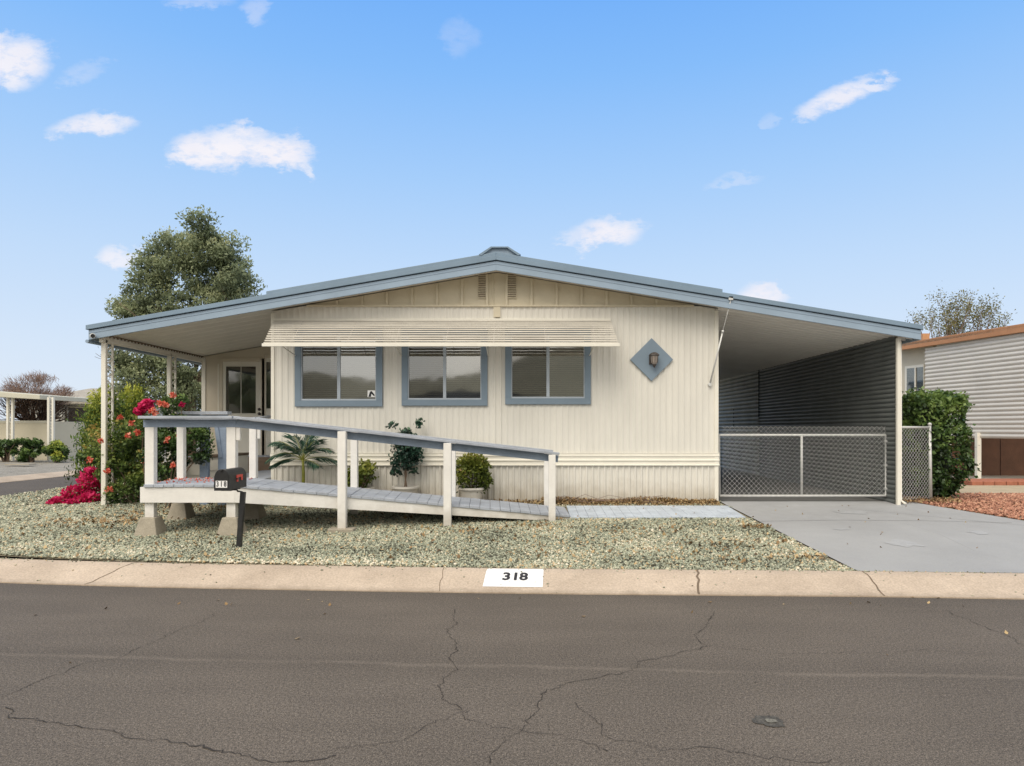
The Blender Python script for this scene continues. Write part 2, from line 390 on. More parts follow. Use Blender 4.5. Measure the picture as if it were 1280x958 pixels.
# outward side: find the sign so that the kerb lies toward the camera
def side_sign(path):
    q = offs(path, -.5)[30]; return 1 if q[1] < path[30][1] else -1
SG = side_sign(KB)
kerb(KB, 'kerb', SG)
def kerb_pt(x, t):      # point on the kerb near x, t 0 back .. 1 front
    i = min(range(len(KB)), key=lambda k: abs(KB[k][0]-x)); j = i+1 if KB[i][0] > x else i-1
    a, b = KB[i], KB[j]; f = (x-a[0])/(b[0]-a[0]+1e-9); p = a+(b-a)*f
    tn = (b-a)*(1 if j > i else -1); tn = tn/np.linalg.norm(tn); nrm = np.array([tn[1], -tn[0]])*SG
    d = .585*t; q = p+nrm*d
    zs = [z for _, z in PROF[1:-1]]; ds = [dd for dd, _ in PROF[1:-1]]
    return Vector((q[0], q[1], float(np.interp(d, ds, zs))))
def ingrav(xy, xr=3.30):
    poly = np.array([tuple(p) for p in KB if p[0] < 3.44 and p[1] < 40]+[(-6.2, 39), (-6.2, 11.7), (3.2, 11.7)])
    x, y = xy[:, 0], xy[:, 1]; ins = np.zeros(len(xy), bool); n = len(poly); j = n-1
    for i in range(n):
        xi, yi = poly[i]; xj, yj = poly[j]
        c = ((yi > y) != (yj > y)) & (x < (xj-xi)*(y-yi)/(yj-yi+1e-12)+xi); ins ^= c; j = i
    edge = 3.2+(11-y)/(11-7.05)*.24
    wob = .05*np.sin(y*9)+.03*np.sin(y*23)
    return ins & (x < edge+wob-.03)
rng = np.random.default_rng(5)
xy = np.stack([rng.uniform(-9.5, 3.5, 300000), rng.uniform(7.0, 11.6, 300000)], 1)
xy = xy[ingrav(xy)]
keep = ~((xy[:, 0] > .5) & (xy[:, 1] > 9.84) & (xy[:, 1] < 10.74))
xy = xy[keep]
xy = xy[np.abs(xy[:, 0]/xy[:, 1]) < .85][:140000]
gv, gt = stones('gravel', xy, .0148, M['stone'], lambda q: Gn(q), 3)
# colour drifts
tt = np.empty(len(xy)*6, np.float32); me = gv.data
nz = np.array([noise.noise(Vector((a*1.1, b*1.7, 0))) for a, b in xy])
gt2 = np.clip(gt+nz*.34+np.where(xy[:, 1] < 7.5, .1, 0), 0, 1)
me.attributes['tint'].data.foreach_set('value', np.repeat(gt2, 6).astype(np.float32))
sp_x = rng.uniform(-6, 5.0, 420); spt = rng.uniform(-.05, 1, 420)**1; spt = np.where(rng.uniform(0, 1, 420) < .75, np.abs(rng.normal(0, .12, 420)), spt)
spq = [kerb_pt(a, min(max(b, 0), 1.0)) for a, b in zip(sp_x, spt)]; spz = np.array([q.z for q in spq]); spa = np.array([(q.x, q.y) for q in spq])
g3, _ = stones('gravel', spa, .0095, M['stone'], lambda q: spz, 33); tag(g3, 'stray stones spilled from the yard onto the kerb', 'gravel', kind='stuff')
tag(gv, 'pale green grey crushed stone covering the front yard', 'gravel', kind='stuff')
# background gravel beyond (left corner)
xy2 = np.stack([rng.uniform(-11.5, -6, 40000), rng.uniform(8, 19, 40000)], 1); xy2 = xy2[ingrav(xy2)]
xy2 = xy2[(xy2[:, 1] > 11.5) | (xy2[:, 0] < -6.2)][:16000]
g2, _ = stones('gravel', xy2, .022, M['stone'], lambda q: Gn(q), 9)
tag(g2, 'pale crushed stone behind the flowering bushes by the side street', 'gravel', kind='stuff')

# joints in the kerb
jm = mat('kerb joint', (.17, .125, .085), .9)
mb = MB()
for x0, x1, w in [(-4.25, -4.42, .012), (-.86, -.82, .006), (1.78, 1.68, .022), (3.46, 3.44, .014), (-5.2, -5.2, .0)]:
    if w == 0: continue
    pts = [kerb_pt(x0+(x1-x0)*t+random.uniform(-.012, .012), t)+Vector((0, 0, .003)) for t in np.linspace(0.02, 1, 9)]
    l = [p+Vector((-w/2, 0, 0)) for p in pts]; r = [p+Vector((w/2, 0, 0)) for p in pts]
    mb.sheet([l, r])
structure(mb.build('kerb_joint', jm))
# kerb far side of the cross street
KL = [np.array(p, float) for p in [(-40, 8.9), (-24, 8.7), (-19, 9.0), (-17.2, 10.3), (-16.4, 12.5), (-16.1, 15), (-16.0, 22), (-15.9, 34), (-15.9, 70)]]
KL = catmull(KL, 5)
kk = MB()
for d, z in PROF: pass
kk.sheet([[(q[0], q[1], z) for q in offs(KL, -d)] for d, z in PROF]); structure(kk.build('kerb', kerbm))
gy = mat('grey gravel', (.27, .25, .215), .95, .2, 2, .8, 30, fine=.45, fs=25)
rows = []
for p in KL: rows.append([(p[0]+(-60-p[0])*t, p[1]+(max(p[1], 30)-p[1])*t, .12+.12*min(1, t*8)) for t in (0, .02, .06, .15, 1)])
structure(MB().sheet(rows).build('side_yard', gy))

# kerb number
tag(structure(MB().sheet([[kerb_pt(-.37+(.0-0)*t, tt_)+Vector((0, 0, .0035)) for t in (0,)] + [kerb_pt(.20, tt_)+Vector((0, 0, .0035))] for tt_ in np.linspace(.13, .80, 8)]).build('tmp', M['plate'])), None)
bpy.data.objects.remove(bpy.data.objects['tmp'])
num = empty('kerb_number', kerb_pt(-.09, .5), 0, 'white painted rectangle with black house number 318 on the kerb', 'house number')
mb = MB()
xl, xr_ = -.405, .185
mb.sheet([[kerb_pt(xl+(xr_-xl)*k/6, tq)+Vector((0, 0, .0035)) for k in range(7)] for tq in np.linspace(.13, .80, 9)])
mb.build('plate', M['plate'], num)
def text_mesh(s, size, bold=.02, sx=1.):
    c = bpy.data.curves.new('txt', 'FONT'); c.body = s; c.size = size; c.offset = bold*size; c.align_x = 'CENTER'; c.align_y = 'CENTER'; c.resolution_u = 3
    o = bpy.data.objects.new('txt', c); COL.objects.link(o); bpy.context.view_layer.update()
    me = bpy.data.meshes.new_from_object(o.evaluated_get(bpy.context.evaluated_depsgraph_get()))
    bpy.data.objects.remove(o); bpy.data.curves.remove(c)
    for v in me.vertices: v.co.x *= sx
    return me
def put_text(s, size, fn, name, m, parent, bold=.02, sx=1., spacing=None):
    """fn maps local (x,y) of the lettering to a world point"""
    me = text_mesh(s, size, bold, sx); me.name = name
    for v in me.vertices: v.co = fn(v.co.x, v.co.y)
    me.update(); me.materials.clear(); me.materials.append(m)
    o = bpy.data.objects.new(name, me); COL.objects.link(o); o.parent = parent; o.matrix_parent_inverse = rootinv(parent); return o
for ch, cx in (('3', -.075), ('1', .015), ('8', .097)):
    put_text(ch, .205, lambda x, y, cx=cx: kerb_pt(-.11+cx+x, .47-y/.585)+Vector((0, 0, .0065)), 'digit', M['ink'], num, .034, .86)

# asphalt cracks
crm = mat('crack', (.038, .032, .026), .9)
def gnd(px, py): Y = EYE*F/(py-PY0); return Vector((XP(px, Y), Y, .0))
def crack(mb, pts, w=.010, jit=.03):
    P2 = [gnd(*p) for p in pts]; full = []
    for a, b in zip(P2[:-1], P2[1:]):
        n = max(3, int((b-a).length/.025))
        for k in range(n):
            q = a.lerp(b, k/n); nv = noise.noise_vector(Vector((q.x*3.1, q.y*3.1, 1)))*.07+noise.noise_vector(Vector((q.x*11, q.y*11, 5)))*.035
            full.append(q+Vector((nv.x+random.gauss(0, jit*.22), nv.y+random.gauss(0, jit*.22), 0)))
    full.append(P2[-1]); l = []; r = []
    for i, q in enumerate(full):
        t = (full[min(i+1, len(full)-1)]-full[max(i-1, 0)]).normalized(); nrm = Vector((-t.y, t.x, 0))
        ww = w*(.42+.7*abs(noise.noise(Vector((q.x*6, q.y*6, 3)))*2))*random.uniform(.6, 1.1)*.36; l.append(q+nrm*ww+Vector((0, 0, .004))); r.append(q-nrm*ww+Vector((0, 0, .004)))
    mb.sheet([l, r])
mb = MB()
crack(mb, [(573, 762), (562, 785), (568, 800), (563, 835), (546, 857), (553, 875), (567, 887)], .010)
crack(mb, [(567, 887), (540, 905), (500, 925), (455, 932), (420, 935)], .008)
crack(mb, [(567, 887), (600, 905), (640, 915), (700, 925), (760, 940)], .006)
crack(mb, [(893, 764), (880, 785), (872, 795), (884, 808), (830, 822), (780, 840), (730, 852), (680, 868), (678, 885), (665, 905), (640, 925), (612, 955)], .009)
crack(mb, [(884, 808), (960, 815), (1060, 818), (1120, 813), (1200, 816), (1280, 821)], .006)
crack(mb, [(720, 880), (740, 902), (752, 918), (790, 930), (830, 942), (900, 938), (960, 950), (1040, 950)], .008)
crack(mb, [(0, 872), (45, 855), (110, 832), (165, 815), (205, 795), (265, 768)], .008)
crack(mb, [(0, 886), (12, 895), (60, 903), (120, 915), (170, 928), (240, 933), (290, 945), (350, 948), (420, 945)], .012)
crack(mb, [(1185, 764), (1220, 780), (1255, 795), (1285, 812)], .008)
crack(mb, [(250, 757), (420, 760), (560, 758)], .004, .02)
crack(mb, [(900, 762), (1000, 764), (1080, 762), (1180, 766)], .004, .02)
structure(mb.build('road_crack', crm))
# patched survey spot
def blot(c, rx, ry, z, m, seed, n=60):
    ring = []
    for k in range(n):
        a = k/n*6.283; rr_ = 1+.35*noise.noise(Vector((math.cos(a)*1.5, math.sin(a)*1.5, seed)))+.18*noise.noise(Vector((math.cos(a)*6, math.sin(a)*6, seed)))
        ring.append((c.x+rx*rr_*math.cos(a), c.y+ry*rr_*math.sin(a), z))
    mb = MB(); mb.add(ring, [tuple(range(n))]); structure(mb.build('road_patch', m))
c = gnd(960, 902)
blot(c, .085, .075, .004, mat('patch', (.075, .068, .056), .75, .35, 30, .5, 60, fine=.5, fs=90), 1.3)
blot(c+Vector((.015, -.005, 0)), .034, .026, .0075, mat('patch centre', (.17, .16, .13), .75, .35, 60, fine=.5, fs=80), 7.7)

# driveway
drm = mat('driveway concrete', (.40, .41, .425), .75, .10, .9, .25, 70, fine=.06, fs=60, col2=(.45, .46, .47), dirt=(.30, .46, .35, (.24, .225, .20)))
dl = lambda y: 3.2+(11-y)/(11-7.05)*.24 if y < 11 else 3.2
def drx(y):
    return float(np.interp(y, [6.9, 7.6, 8.6, 9.67, 10.9, 11.6], [9.1, 8.5, 7.7, 7.05, 6.45, 6.2]))
rows = []
ys = list(np.linspace(7.0, 11.3, 26))
for i, y in enumerate(ys):
    row = []
    for k in range(13):
        x = dl(y)+(drx(y)-dl(y))*k/12
        yy = y
        if i == 0: yy = 7.07-.058*(x-3.4)
        row.append((x, yy, G(0, yy)+.006))
    rows.append(row)
structure(MB().sheet(rows).build('driveway', drm))
structure(MB().sheet([[(3.14, 11.3, .396), (6.3, 11.3, .396)], [(3.14, 23, .396), (6.3, 23, .396)]]).build('carport_floor', mat('carport floor', (.19, .19, .185), .7, .2, 1.5, .2, 50)))
mb = MB()
def drline(pts, w=.012):
    full = []
    for a, b in zip(pts[:-1], pts[1:]):
        for k in range(10): t = k/10; full.append((a[0]+(b[0]-a[0])*t, a[1]+(b[1]-a[1])*t+random.gauss(0, .006)))
    l = [(x, y-w/2, G(0, y)+.0105) for x, y in full]; r = [(x, y+w/2, G(0, y)+.0105) for x, y in full]; mb.sheet([l, r])
drline([(3.3, 9.62), (4.4, 9.70), (5.6, 9.66), (6.9, 9.5)], .010)
drline([(5.35, 7.1), (5.2, 7.9), (5.32, 8.8), (5.25, 9.6)], .007)
drline([(5.0, 10.6), (6.0, 9.9), (7.0, 9.2), (7.7, 8.6)], .010)
for q_, (ax_, ay_, r1, r2) in enumerate([(4.6, 8.3, .20, .16), (4.9, 10.3, .26, .12), (5.9, 8.9, .12, .10), (4.2, 9.1, .09, .06), (6.6, 8.2, .22, .08)]):
    ring = []
    for k in range(40):
        a = k/40*6.283; rr_ = 1+.6*noise.noise(Vector((math.cos(a)*1.7, math.sin(a)*1.7, q_*3.1))); X_q, Y_q = ax_+r1*rr_*math.cos(a), ay_+r2*rr_*math.sin(a); ring.append((X_q, Y_q, G(0, Y_q)+.0095))
    m_q = MB(); m_q.add(ring, [tuple(range(40))]); structure(m_q.build('driveway_stain', mat('faint stain', (.375-.015*(q_ % 2), .38-.015*(q_ % 2), .385-.015*(q_ % 2)), .75, .10, 6, fine=.06, fs=60)))
structure(mb.build('driveway_joint', mat('driveway crack', (.13, .13, .13), .9)))
# right-hand beds: red gravel, sand, brick strip
def bed(name, poly, m, zoff): structure(MB().add([(x, y, G(0, y)+zoff) for x, y in poly], [tuple(range(len(poly)))]).build(name, m))
xy3 = np.stack([rng.uniform(6.2, 14, 60000), rng.uniform(7.2, 12.6, 60000)], 1)
dd = np.array([drx(y) for y in xy3[:, 1]])
xy3 = xy3[(xy3[:, 0] > dd+.04)][:34000]
rg, _ = stones('gravel', xy3, .024, M['redstone'], lambda q: Gn(q), 13)
tag(rg, 'reddish crushed stone bed beside the driveway', 'gravel', kind='stuff')
structure(MB().sheet([[(6.3, 12.4, .385), (16, 12.4, .385)], [(6.3, 14.6, .385), (16, 14.6, .385)]]).build('side_path', mat('sand path', (.44, .36, .25), .9, .12, 3, .5, 30, fine=.15)))
mb = MB()
for k in range(22):
    for j in range(2): mb.box(9.6+k*.25, 9.6+k*.25+.235, 14.7+j*.45, 14.7+j*.45+.43, .36, .46)
tag(mb.build('brick_edging', M['brick'], bev=.006), 'low red brick edging strip in front of the neighbouring carport', 'brick edging')
structure(MB().sheet([[(6.3, 15.6, .392), (20, 15.6, .392)], [(6.3, 24, .392), (20, 24, .392)]]).build('neighbour_floor', mat('neighbour floor', (.33, .30, .25), .9, .15, 2)))

# ------------------------------------------------------------------ the home
YW = 11.2; YF = 10.78
XL = XP(340, YW); XR = XP(897, YW); XPK = XP(620, YF); ZPK = ZP(338, YF)
RL = XP(110, YF); RRT = XP(1152, YF); ZE = ZP(425, YF)
def zr(x): return ZPK-(ZPK-ZE)*((XPK-x)/(XPK-RL) if x < XPK else (x-XPK)/(RRT-XPK))
ZG = ZP(383, YW)
home = empty('mobile_home', (XPK, YW, .39), 0, 'cream mobile home with ribbed siding and low blue edged gable roof', 'house')
def ribs(x0, x1, pitch, depth, prof=((0, 0), (.22, 0), (.42, 1), (.6, 1), (.8, 0))):
    out = []; x = x0
    while x < x1:
        for t, d in prof:
            if x+t*pitch < x1: out.append((x+t*pitch, d*depth))
        x += pitch
    out.append((x1, 0)); return out
zb1 = ZP(566, YW); zb0 = ZP(582, YW)
# upper front wall, leaving window holes is not needed: windows stand proud with a recessed box in front of the wall
WINS = [(369.5, 478.5, 508.5), (502.5, 609.5, 507.5), (631.5, 738.3, 505.8)]
holes = []
for a, b, c in WINS: holes.append((XP(a, YW)+.10, XP(b, YW)-.10, ZP(c, YW)+.10, ZP(413, YW)))
def wall_strips(x0, x1, pitch, depth, z0, ztop, holes=()):
    mb = MB(); pr = ribs(x0, x1, pitch, depth)
    xs = sorted(set([p[0] for p in pr]+[h for ho in holes for h in ho[:2]]))
    xa = [p[0] for p in pr]; da = [p[1] for p in pr]
    for a, b in zip(xs[:-1], xs[1:]):
        if b-a < 1e-5: continue
        ya = YW-float(np.interp(a, xa, da)); yb = YW-float(np.interp(b, xa, da)); mid = (a+b)/2
        segs = [(z0, None)]
        h = next((h for h in holes if h[0] < mid < h[1]), None)
        ta, tb = ztop(a), ztop(b)
        if h is None: mb.add([(a, ya, z0), (b, yb, z0), (b, yb, tb), (a, ya, ta)], [(0, 1, 2, 3)])
        else:
            mb.add([(a, ya, z0), (b, yb, z0), (b, yb, h[2]), (a, ya, h[2])], [(0, 1, 2, 3)])
            mb.add([(a, ya, h[3]), (b, yb, h[3]), (b, yb, tb), (a, ya, ta)], [(0, 1, 2, 3)])
    return mb
wall_strips(XL, XR, .1, .009, zb1-.02, lambda x: min(ZG, zr(x)+.05), holes).build('front_wall', M['cream'], home)
# skirting
wall_strips(XL+.01, XR-.01, .1, .022, .30, lambda x: zb0+.02).build('skirting', M['cream'], home)
for xq in (XP(425, YW), XP(808, YW)):
    MB().box(xq-.004, xq+.004, YW-.019, YW-.002, .32, zb0).build('skirting_seam', M['soffit'], home)
# side and rear walls
mb = MB()
mb.box(XL+.002, XL+.06, YW+.012, 22, .3, zr(XL)+.05); mb.box(XR-.06, XR-.002, YW+.012, 22, .3, zr(XR)+.05); mb.box(XL, XR, 22, 22.08, .3, 3.45)
mb.build('side_wall', M['cream'], home)
# belt moulding: three rolled ribs
mb = MB(); zz = zb0; hgt = (zb1-zb0)
prof = [(0, 0), (.035, 0), (.035, .06), (.012, .10), (.010, .30), (.028, .36), (.028, .44), (.010, .5), (.010, .66), (.026, .72), (.026, .8), (.012, .86), (.022, .93), (.022, 1), (0, 1)]
mb.prism([(XL-.02, YW-.012-o, zb0+hgt*t) for o, t in prof], (XR-XL+.04, 0, 0)); mb.build('belt_moulding', M['trim'], home)
# corner trims, seam trims
MB().box(XR-.055, XR+.008, YW-.03, YW-.0, .3, zr(XR)+.02).build('corner_trim', M['trim'], home, bev=.003); mb = MB(); mb.box(XL-.008, XL+.045, YW-.03, YW, .3, zr(XL)+.02)
XX = mb; XX.build('corner_trim', M['trim'], home, bev=.003)
for qa, qb in ((617.5, 619.5), (625, 626.8)): MB().box(XP(qa, YW), XP(qb, YW), YW-.018, YW, zb1, ZG).build('seam_trim', M['cream'], home, bev=.003)
# gable
mb = MB(); n = 40; top = []; x0g = XL+.02; x1g = XR-.02
xs = [x for x in np.linspace(x0g, x1g, n) if zr(x)+.06 > ZG] + [XPK]; xs.sort()
mb.prism([(xs[0], YW+.01, ZG)]+[(x, YW+.01, max(zr(x)+.06, ZG+.001)) for x in xs]+[(xs[-1], YW+.01, ZG)], (0, .04, 0))
mb.build('gable_wall', M['gable'], home)
mb = MB(); bx = XP(621, YW)
for k in range(-8, 9):
    if k == 0: continue
    x = bx+math.copysign(abs(k)*.41+.02-(0.41-.14), k) if abs(k) > 0 else bx
    t = zr(x)+.05
    if t-ZG > .05: mb.box(x-.02, x+.02, YW-.022, YW+.012, ZG+.012, t)
mb.box(bx-.012-.06, bx+.012-.06, YW-.004, YW+.012, ZG+.01, zr(bx)+.05)
mb.box(xs[0], xs[-1], YW-.045, YW+.012, ZG-.012, ZG+.014)
mb.box(XP(617, YW), XP(625.5, YW), YW-.035, YW-.012, ZP(397, YW), ZP(383.5, YW))
mb.build('batten', M['gable'], home, bev=.003)
for a, b in ((598, 608.5), (634, 645)):
    x0, x1 = XP(a, YW), XP(b, YW); z0, z1 = ZP(373, YW), ZP(341.5, YW)
    v = MB().box(x0-.012, x1+.012, YW-.004, YW+.0095, z0-.012, z1+.012).build('gable_vent', M['gable'], home)
    m2 = MB(); k = 0; z = z0
    while z < z1-.01:
        m2.beam((x0, YW-.012, z+.012), (x1, YW-.012, z+.012), .022, .006, up=(0, -.7, .7)); z += .03
    m2.build('louvre', M['gable'], v)
    MB().box(x0, x1, YW-.0065, YW-.0045, z0, z1).build('vent_screen', M['brownwood'], v)
# roof
roof = MB()
def roofband(x0, x1, y0, y1, lo, hi, nseg=1):
    pts = [x0]+([XPK] if x0 < XPK < x1 else [])+[x1]
    for a, b in zip(pts[:-1], pts[1:]):
        roof.hexa([(a, y0, zr(a)+lo), (b, y0, zr(b)+lo), (b, y1, zr(b)+lo), (a, y1, zr(a)+lo)], [(a, y0, zr(a)+hi), (b, y0, zr(b)+hi), (b, y1, zr(b)+hi), (a, y1, zr(a)+hi)])
roofband(RL+.02, RRT-.02, YF+.03, 22.4, .10, .20)
rf = roof.build('roof', M['blueup'], home)
def fascia(x0, x1, y0, y1, lo, hi, name, m, bev=.004):
    global roof
    roof = MB(); roofband(x0, x1, y0, y1, lo, hi); return roof.build(name, m, rf, bev=bev)
fascia(RL+.01, RRT-.01, YF, YF+.028, 0, .148, 'fascia', M['blue'])
fascia(RL+.015, RRT-.015, YF+.008, YF+.028, .148, .166, 'drip_gap', M['dark'], 0)
fascia(RL-.02, RRT+.01, YF-.03, YF+.03, .160, .232, 'roof_edge', M['blueup'])
fascia(XP(333, YF), XP(903, YF), YF-.012, 22.3, .232, .285, 'roof_edge', M['blueup'], .006)
# small ridge line groove on fascia
fascia(RL+.012, RRT-.012, YF-.006, YF+.001, .098, .106, 'fascia_bead', M['blue'], 0)
# ridge cap
mb = MB()
def cap(y0, y1, grow, z0, z1):
    pts = [(-.33, -.01), (-.14, .115), (.13, .115), (.33, -.01)]
    zz = ZPK+.275
    out = [(XPK+.06+px*(1+grow), y0, zz-.02+pz*(1+grow)) for px, pz in pts]
    return out
o = cap(YF-.02, 0, .0, 0, 0); inn = [(x*.88+(XPK+.06)*.12, y, z-.018) for x, y, z in o]
for i in range(3):
    a, b, c_, d_ = o[i], o[i+1], inn[i+1], inn[i]
    mb.prism([a, b, c_, d_], (0, 11.5, 0))
mb.build('ridge_cap', M['blueup'], rf)
MB().prism([(x, y+.05, z) for x, y, z in inn], (0, 11, 0)).build('ridge_vent', M['blue'], rf)
for x in (RL-.01, RRT-.02): MB().box(x, x+.03, YF+.03, 22.3, zr(RL)-.0, zr(RL)+.19).build('fascia', M['blue'], rf)
# gutter bits at the left end
MB().tube([(RL-.03, YF+.02, ZE-.02), (RL-.03, 15, ZE-.02)], .028, 10).build('gutter', M['blue'], rf)
# soffits: ribs running down the slope
def soffit(x0, x1, y0, y1, pitch, depth, name, m, zo=.07):
    mb = MB(); pr = ribs(y0, y1, pitch, depth, ((0, 0), (.12, 0), (.2, 1), (.86, 1), (.94, 0)))
    mb.sheet([[(x0, y, zr(x0)+zo+d) for y, d in pr], [(x1, y, zr(x1)+zo+d) for y, d in pr]])
    return mb.build(name, m, rf)
soffit(RL+.02, XPK, YF+.03, YW+3.2, .3, .006, 'porch_soffit', M['soffit'])
soffit(XPK, XR+.0, YF+.03, YW+.1, .3, .006, 'porch_soffit', M['soffit'])
soffit(XR-.0, RRT-.02, YF+.03, 22.3, .2, .05, 'carport_soffit', M['soffitR'], .035)

# windows
for i, (a, b, c) in enumerate(WINS):
    x0, x1 = XP(a, YW), XP(b, YW); z0 = ZP(c, YW); z1 = ZP(411, YW); fw = .10
    w = empty('window', ((x0+x1)/2, YW, z0)); w.parent = home; w.matrix_parent_inverse = rootinv(home)
    mb = MB(); y0, y1 = YW-.045, YW-.005
    mb.box(x0, x1, y0, y1, z0, z0+fw); mb.box(x0, x1, y0, y1, z1-fw, z1)
    mb.box(x0, x0+fw, y0, y1, z0+fw, z1-fw); mb.box(x1-fw, x1, y0, y1, z0+fw, z1-fw)
    mb.build('frame', M['bluewin'], w, bev=.004)
    xi0, xi1, zi0, zi1 = x0+fw, x1-fw, z0+fw, z1-fw; xm = (xi0+xi1)/2+(.0 if i else .0)
    mb = MB(); sw = .026; y0, y1 = YW-.030, YW+.02
    mb.box(xi0, xi1, y0, y1, zi0, zi0+sw); mb.box(xi0, xi1, y0, y1, zi1-sw, zi1); mb.box(xi0, xi0+sw*.6, y0, y1, zi0+sw, zi1-sw); mb.box(xi1-sw*.6, xi1, y0, y1, zi0+sw, zi1-sw)
    mb.box(xm-.025, xm+.025, y0-.004, y1, zi0+sw, zi1-sw)
    mb.build('sash', M['sash'], w, bev=.002)
    MB().add([(xi0, YW-.004, zi0), (xm, YW-.004, zi0), (xm, YW-.004, zi1), (xi0, YW-.004, zi1)], [(0, 1, 2, 3)]).build('pane', M['glassdim'], w)
    MB().add([(xm, YW-.012, zi0), (xi1, YW-.012, zi0), (xi1, YW-.012, zi1), (xm, YW-.012, zi1)], [(0, 1, 2, 3)]).build('pane', M['glass'], w)
    # blinds of thin slats hanging behind the glass
    mb = MB(); z = zi0+.02; low = [zi0+.01, zi0+.01, zi0+.01][i]
    while z < zi1:
        if z > low: mb.beam((xi0+.02, YW+.07, z), (xi1-.02, YW+.07, z), .036, .002, up=(0, -.55, .8))
        z += .032
    mb.build('blind', M['blind'], w)
    MB().box(xi0-.05, xi1+.05, YW+.16, YW+.18, zi0-.05, zi1+.05).build('curtain', M['blinddark'], w)
    if i == 0:
        cx, cz = XP(464.5, YW), ZP(492.5, YW)
        st = MB().box(cx-.062, cx+.062, YW-.0165, YW-.0145, cz-.055, cz+.055).build('sticker', M['plate'], w)
        MB().prism([(cx-.05, YW-.0185, cz-.05), (cx-.008, YW-.0185, cz-.05), (cx+.0, YW-.0185, cz+.0), (cx+.05, YW-.0185, cz-.045), (cx+.055, YW-.0185, cz-.02), (cx+.005, YW-.0185, cz+.045), (cx-.02, YW-.0185, cz+.035)], (0, .0012, 0)).build('mark', M['ink'], st)

# awning
aw = empty('window_awning', (XP(550, YW), YW, 2.9)); aw.parent = home; aw.matrix_parent_inverse = rootinv(home)
ytop, ybot = YW-.03, 10.5
ax0, ax1 = XP(343, YW), XP(763, YW); az1 = ZP(401, YW); az0 = ZP(431, ybot)
bx0, bx1 = XP(328.5, ybot), XP(774, ybot)
mb = MB(); lip = MB(); NS = 11
for k in range(NS):
    t0 = (k+.3)/NS; yv = ytop+(ybot-ytop)*t0; zv = az1+(az0-az1)*t0; xa = ax0+(bx0-ax0)*t0; xb = ax1+(bx1-ax1)*t0; jz = random.uniform(-.003, .003)
    lip.box(xa, xb, yv-.003, yv, zv-.010+jz, zv+.012)
    mb.prism([(xa, yv, zv+.010), (xa, yv, zv+.013), (xa, yv+.058, zv+.019), (xa, yv+.058, zv+.016)], (xb-xa, 0, 0))
mb.build('slat', M['awn'], aw); lip.build('slat_edge', mat('awning slat edge', (.66, .62, .54), .45, .16, 3, stretch=(.7, 5, 9)), aw)
MB().box(bx0-.01, bx1+.01, ybot-.02, ybot+.012, az0-.030, az0+.018).build('front_rail', M['trim'], aw, bev=.004)
MB().box(ax0, ax1, ytop-.0, YW-.0, az1-.01, az1+.03).build('header', M['trim'], aw, bev=.003)
mb = MB()
for px in (372, 440, 499, 560, 618, 681, 742):
    x = XP(px, YW-.3); MB().beam((x, ytop, az1-.022), (x, ybot+.01, az0-.012), .009, .012).build('rafter', M['awn'], aw)
for px in (369, 502, 610, 737): x = XP(px, YW-.05); MB().tube([(x, YW-.05, ZP(445, YW)), (x+.01, ybot+.02, az0-.02)], .009, 6).build('support_arm', M['trim'], aw)

# wall lamp on blue diamond
cx, cz = XP(814, YW), ZP(450, YW); hd = .352
wl = empty('wall_lamp', (cx, YW, cz), 0, 'small dark lantern on a blue diamond board on the cream front wall', 'wall lamp')
MB().prism([(cx-hd, YW-.045, cz), (cx, YW-.045, cz-hd), (cx+hd, YW-.045, cz), (cx, YW-.045, cz+hd)], (0, .033, 0)).build('backboard', M['bluewin'], wl, bev=.004)
lx = cx+.025; ly = YW-.14
MB().box(lx-.07, lx-.02, YW-.07, YW-.045, cz-.08, cz+.08).box(lx-.05, lx+.0, YW-.13, YW-.06, cz+.045, cz+.065).build('bracket', M['lantern'], wl, bev=.004)
MB().lathe((lx, ly, cz), [(.03, -.09), (.05, -.06), (.062, .03), (.062, .055)], 8).build('glass', M['frosted'], wl)
MB().lathe((lx, ly, cz), [(.085, .055), (.08, .075), (.045, .10), (.012, .11)], 8).build('cap', M['lantern'], wl)
MB().lathe((lx, ly, cz), [(.004, -.145), (.02, -.12), (.036, -.095), (.036, -.085)], 8).build('finial', M['lantern'], wl)
mb = MB()
for k in range(8):
    a = k/8*6.283+.0; mb.tube([(lx+.05*math.cos(a), ly+.05*math.sin(a), cz-.065), (lx+.065*math.cos(a), ly+.065*math.sin(a), cz+.058)], .004, 4)
mb.build('cage', M['lantern'], wl)

# brace rod from wall to roof edge
pa = P(887, 480, YW-.02); pb = P(914, 373, YF-.02)
br = empty('tie_rod', pa, 0, 'thin metal rod running from the wall corner up to the carport roof edge', 'tie rod')
mid = pa.lerp(pb, .62)
MB().tube([pa+Vector((0, -.02, 0)), mid], .014, 8).build('lower_tube', M['galv'], br, smooth=True)
MB().tube([mid, pb], .008, 8).tube([mid-Vector((0, 0, .02)), mid+Vector((0, 0, .02))], .02, 8).build('upper_rod', M['galv'], br, smooth=True)
MB().tube([pa+Vector((0, .02, -.01)), pa+Vector((0, -.035, -.01))], .03, 12).build('bracket', M['galv'], br, bev=.003)
MB().box(pb.x-.04, pb.x+.03, pb.y-.01, pb.y+.02, pb.z-.03, pb.z+.03).build('bracket', M['galv'], br, bev=.003)

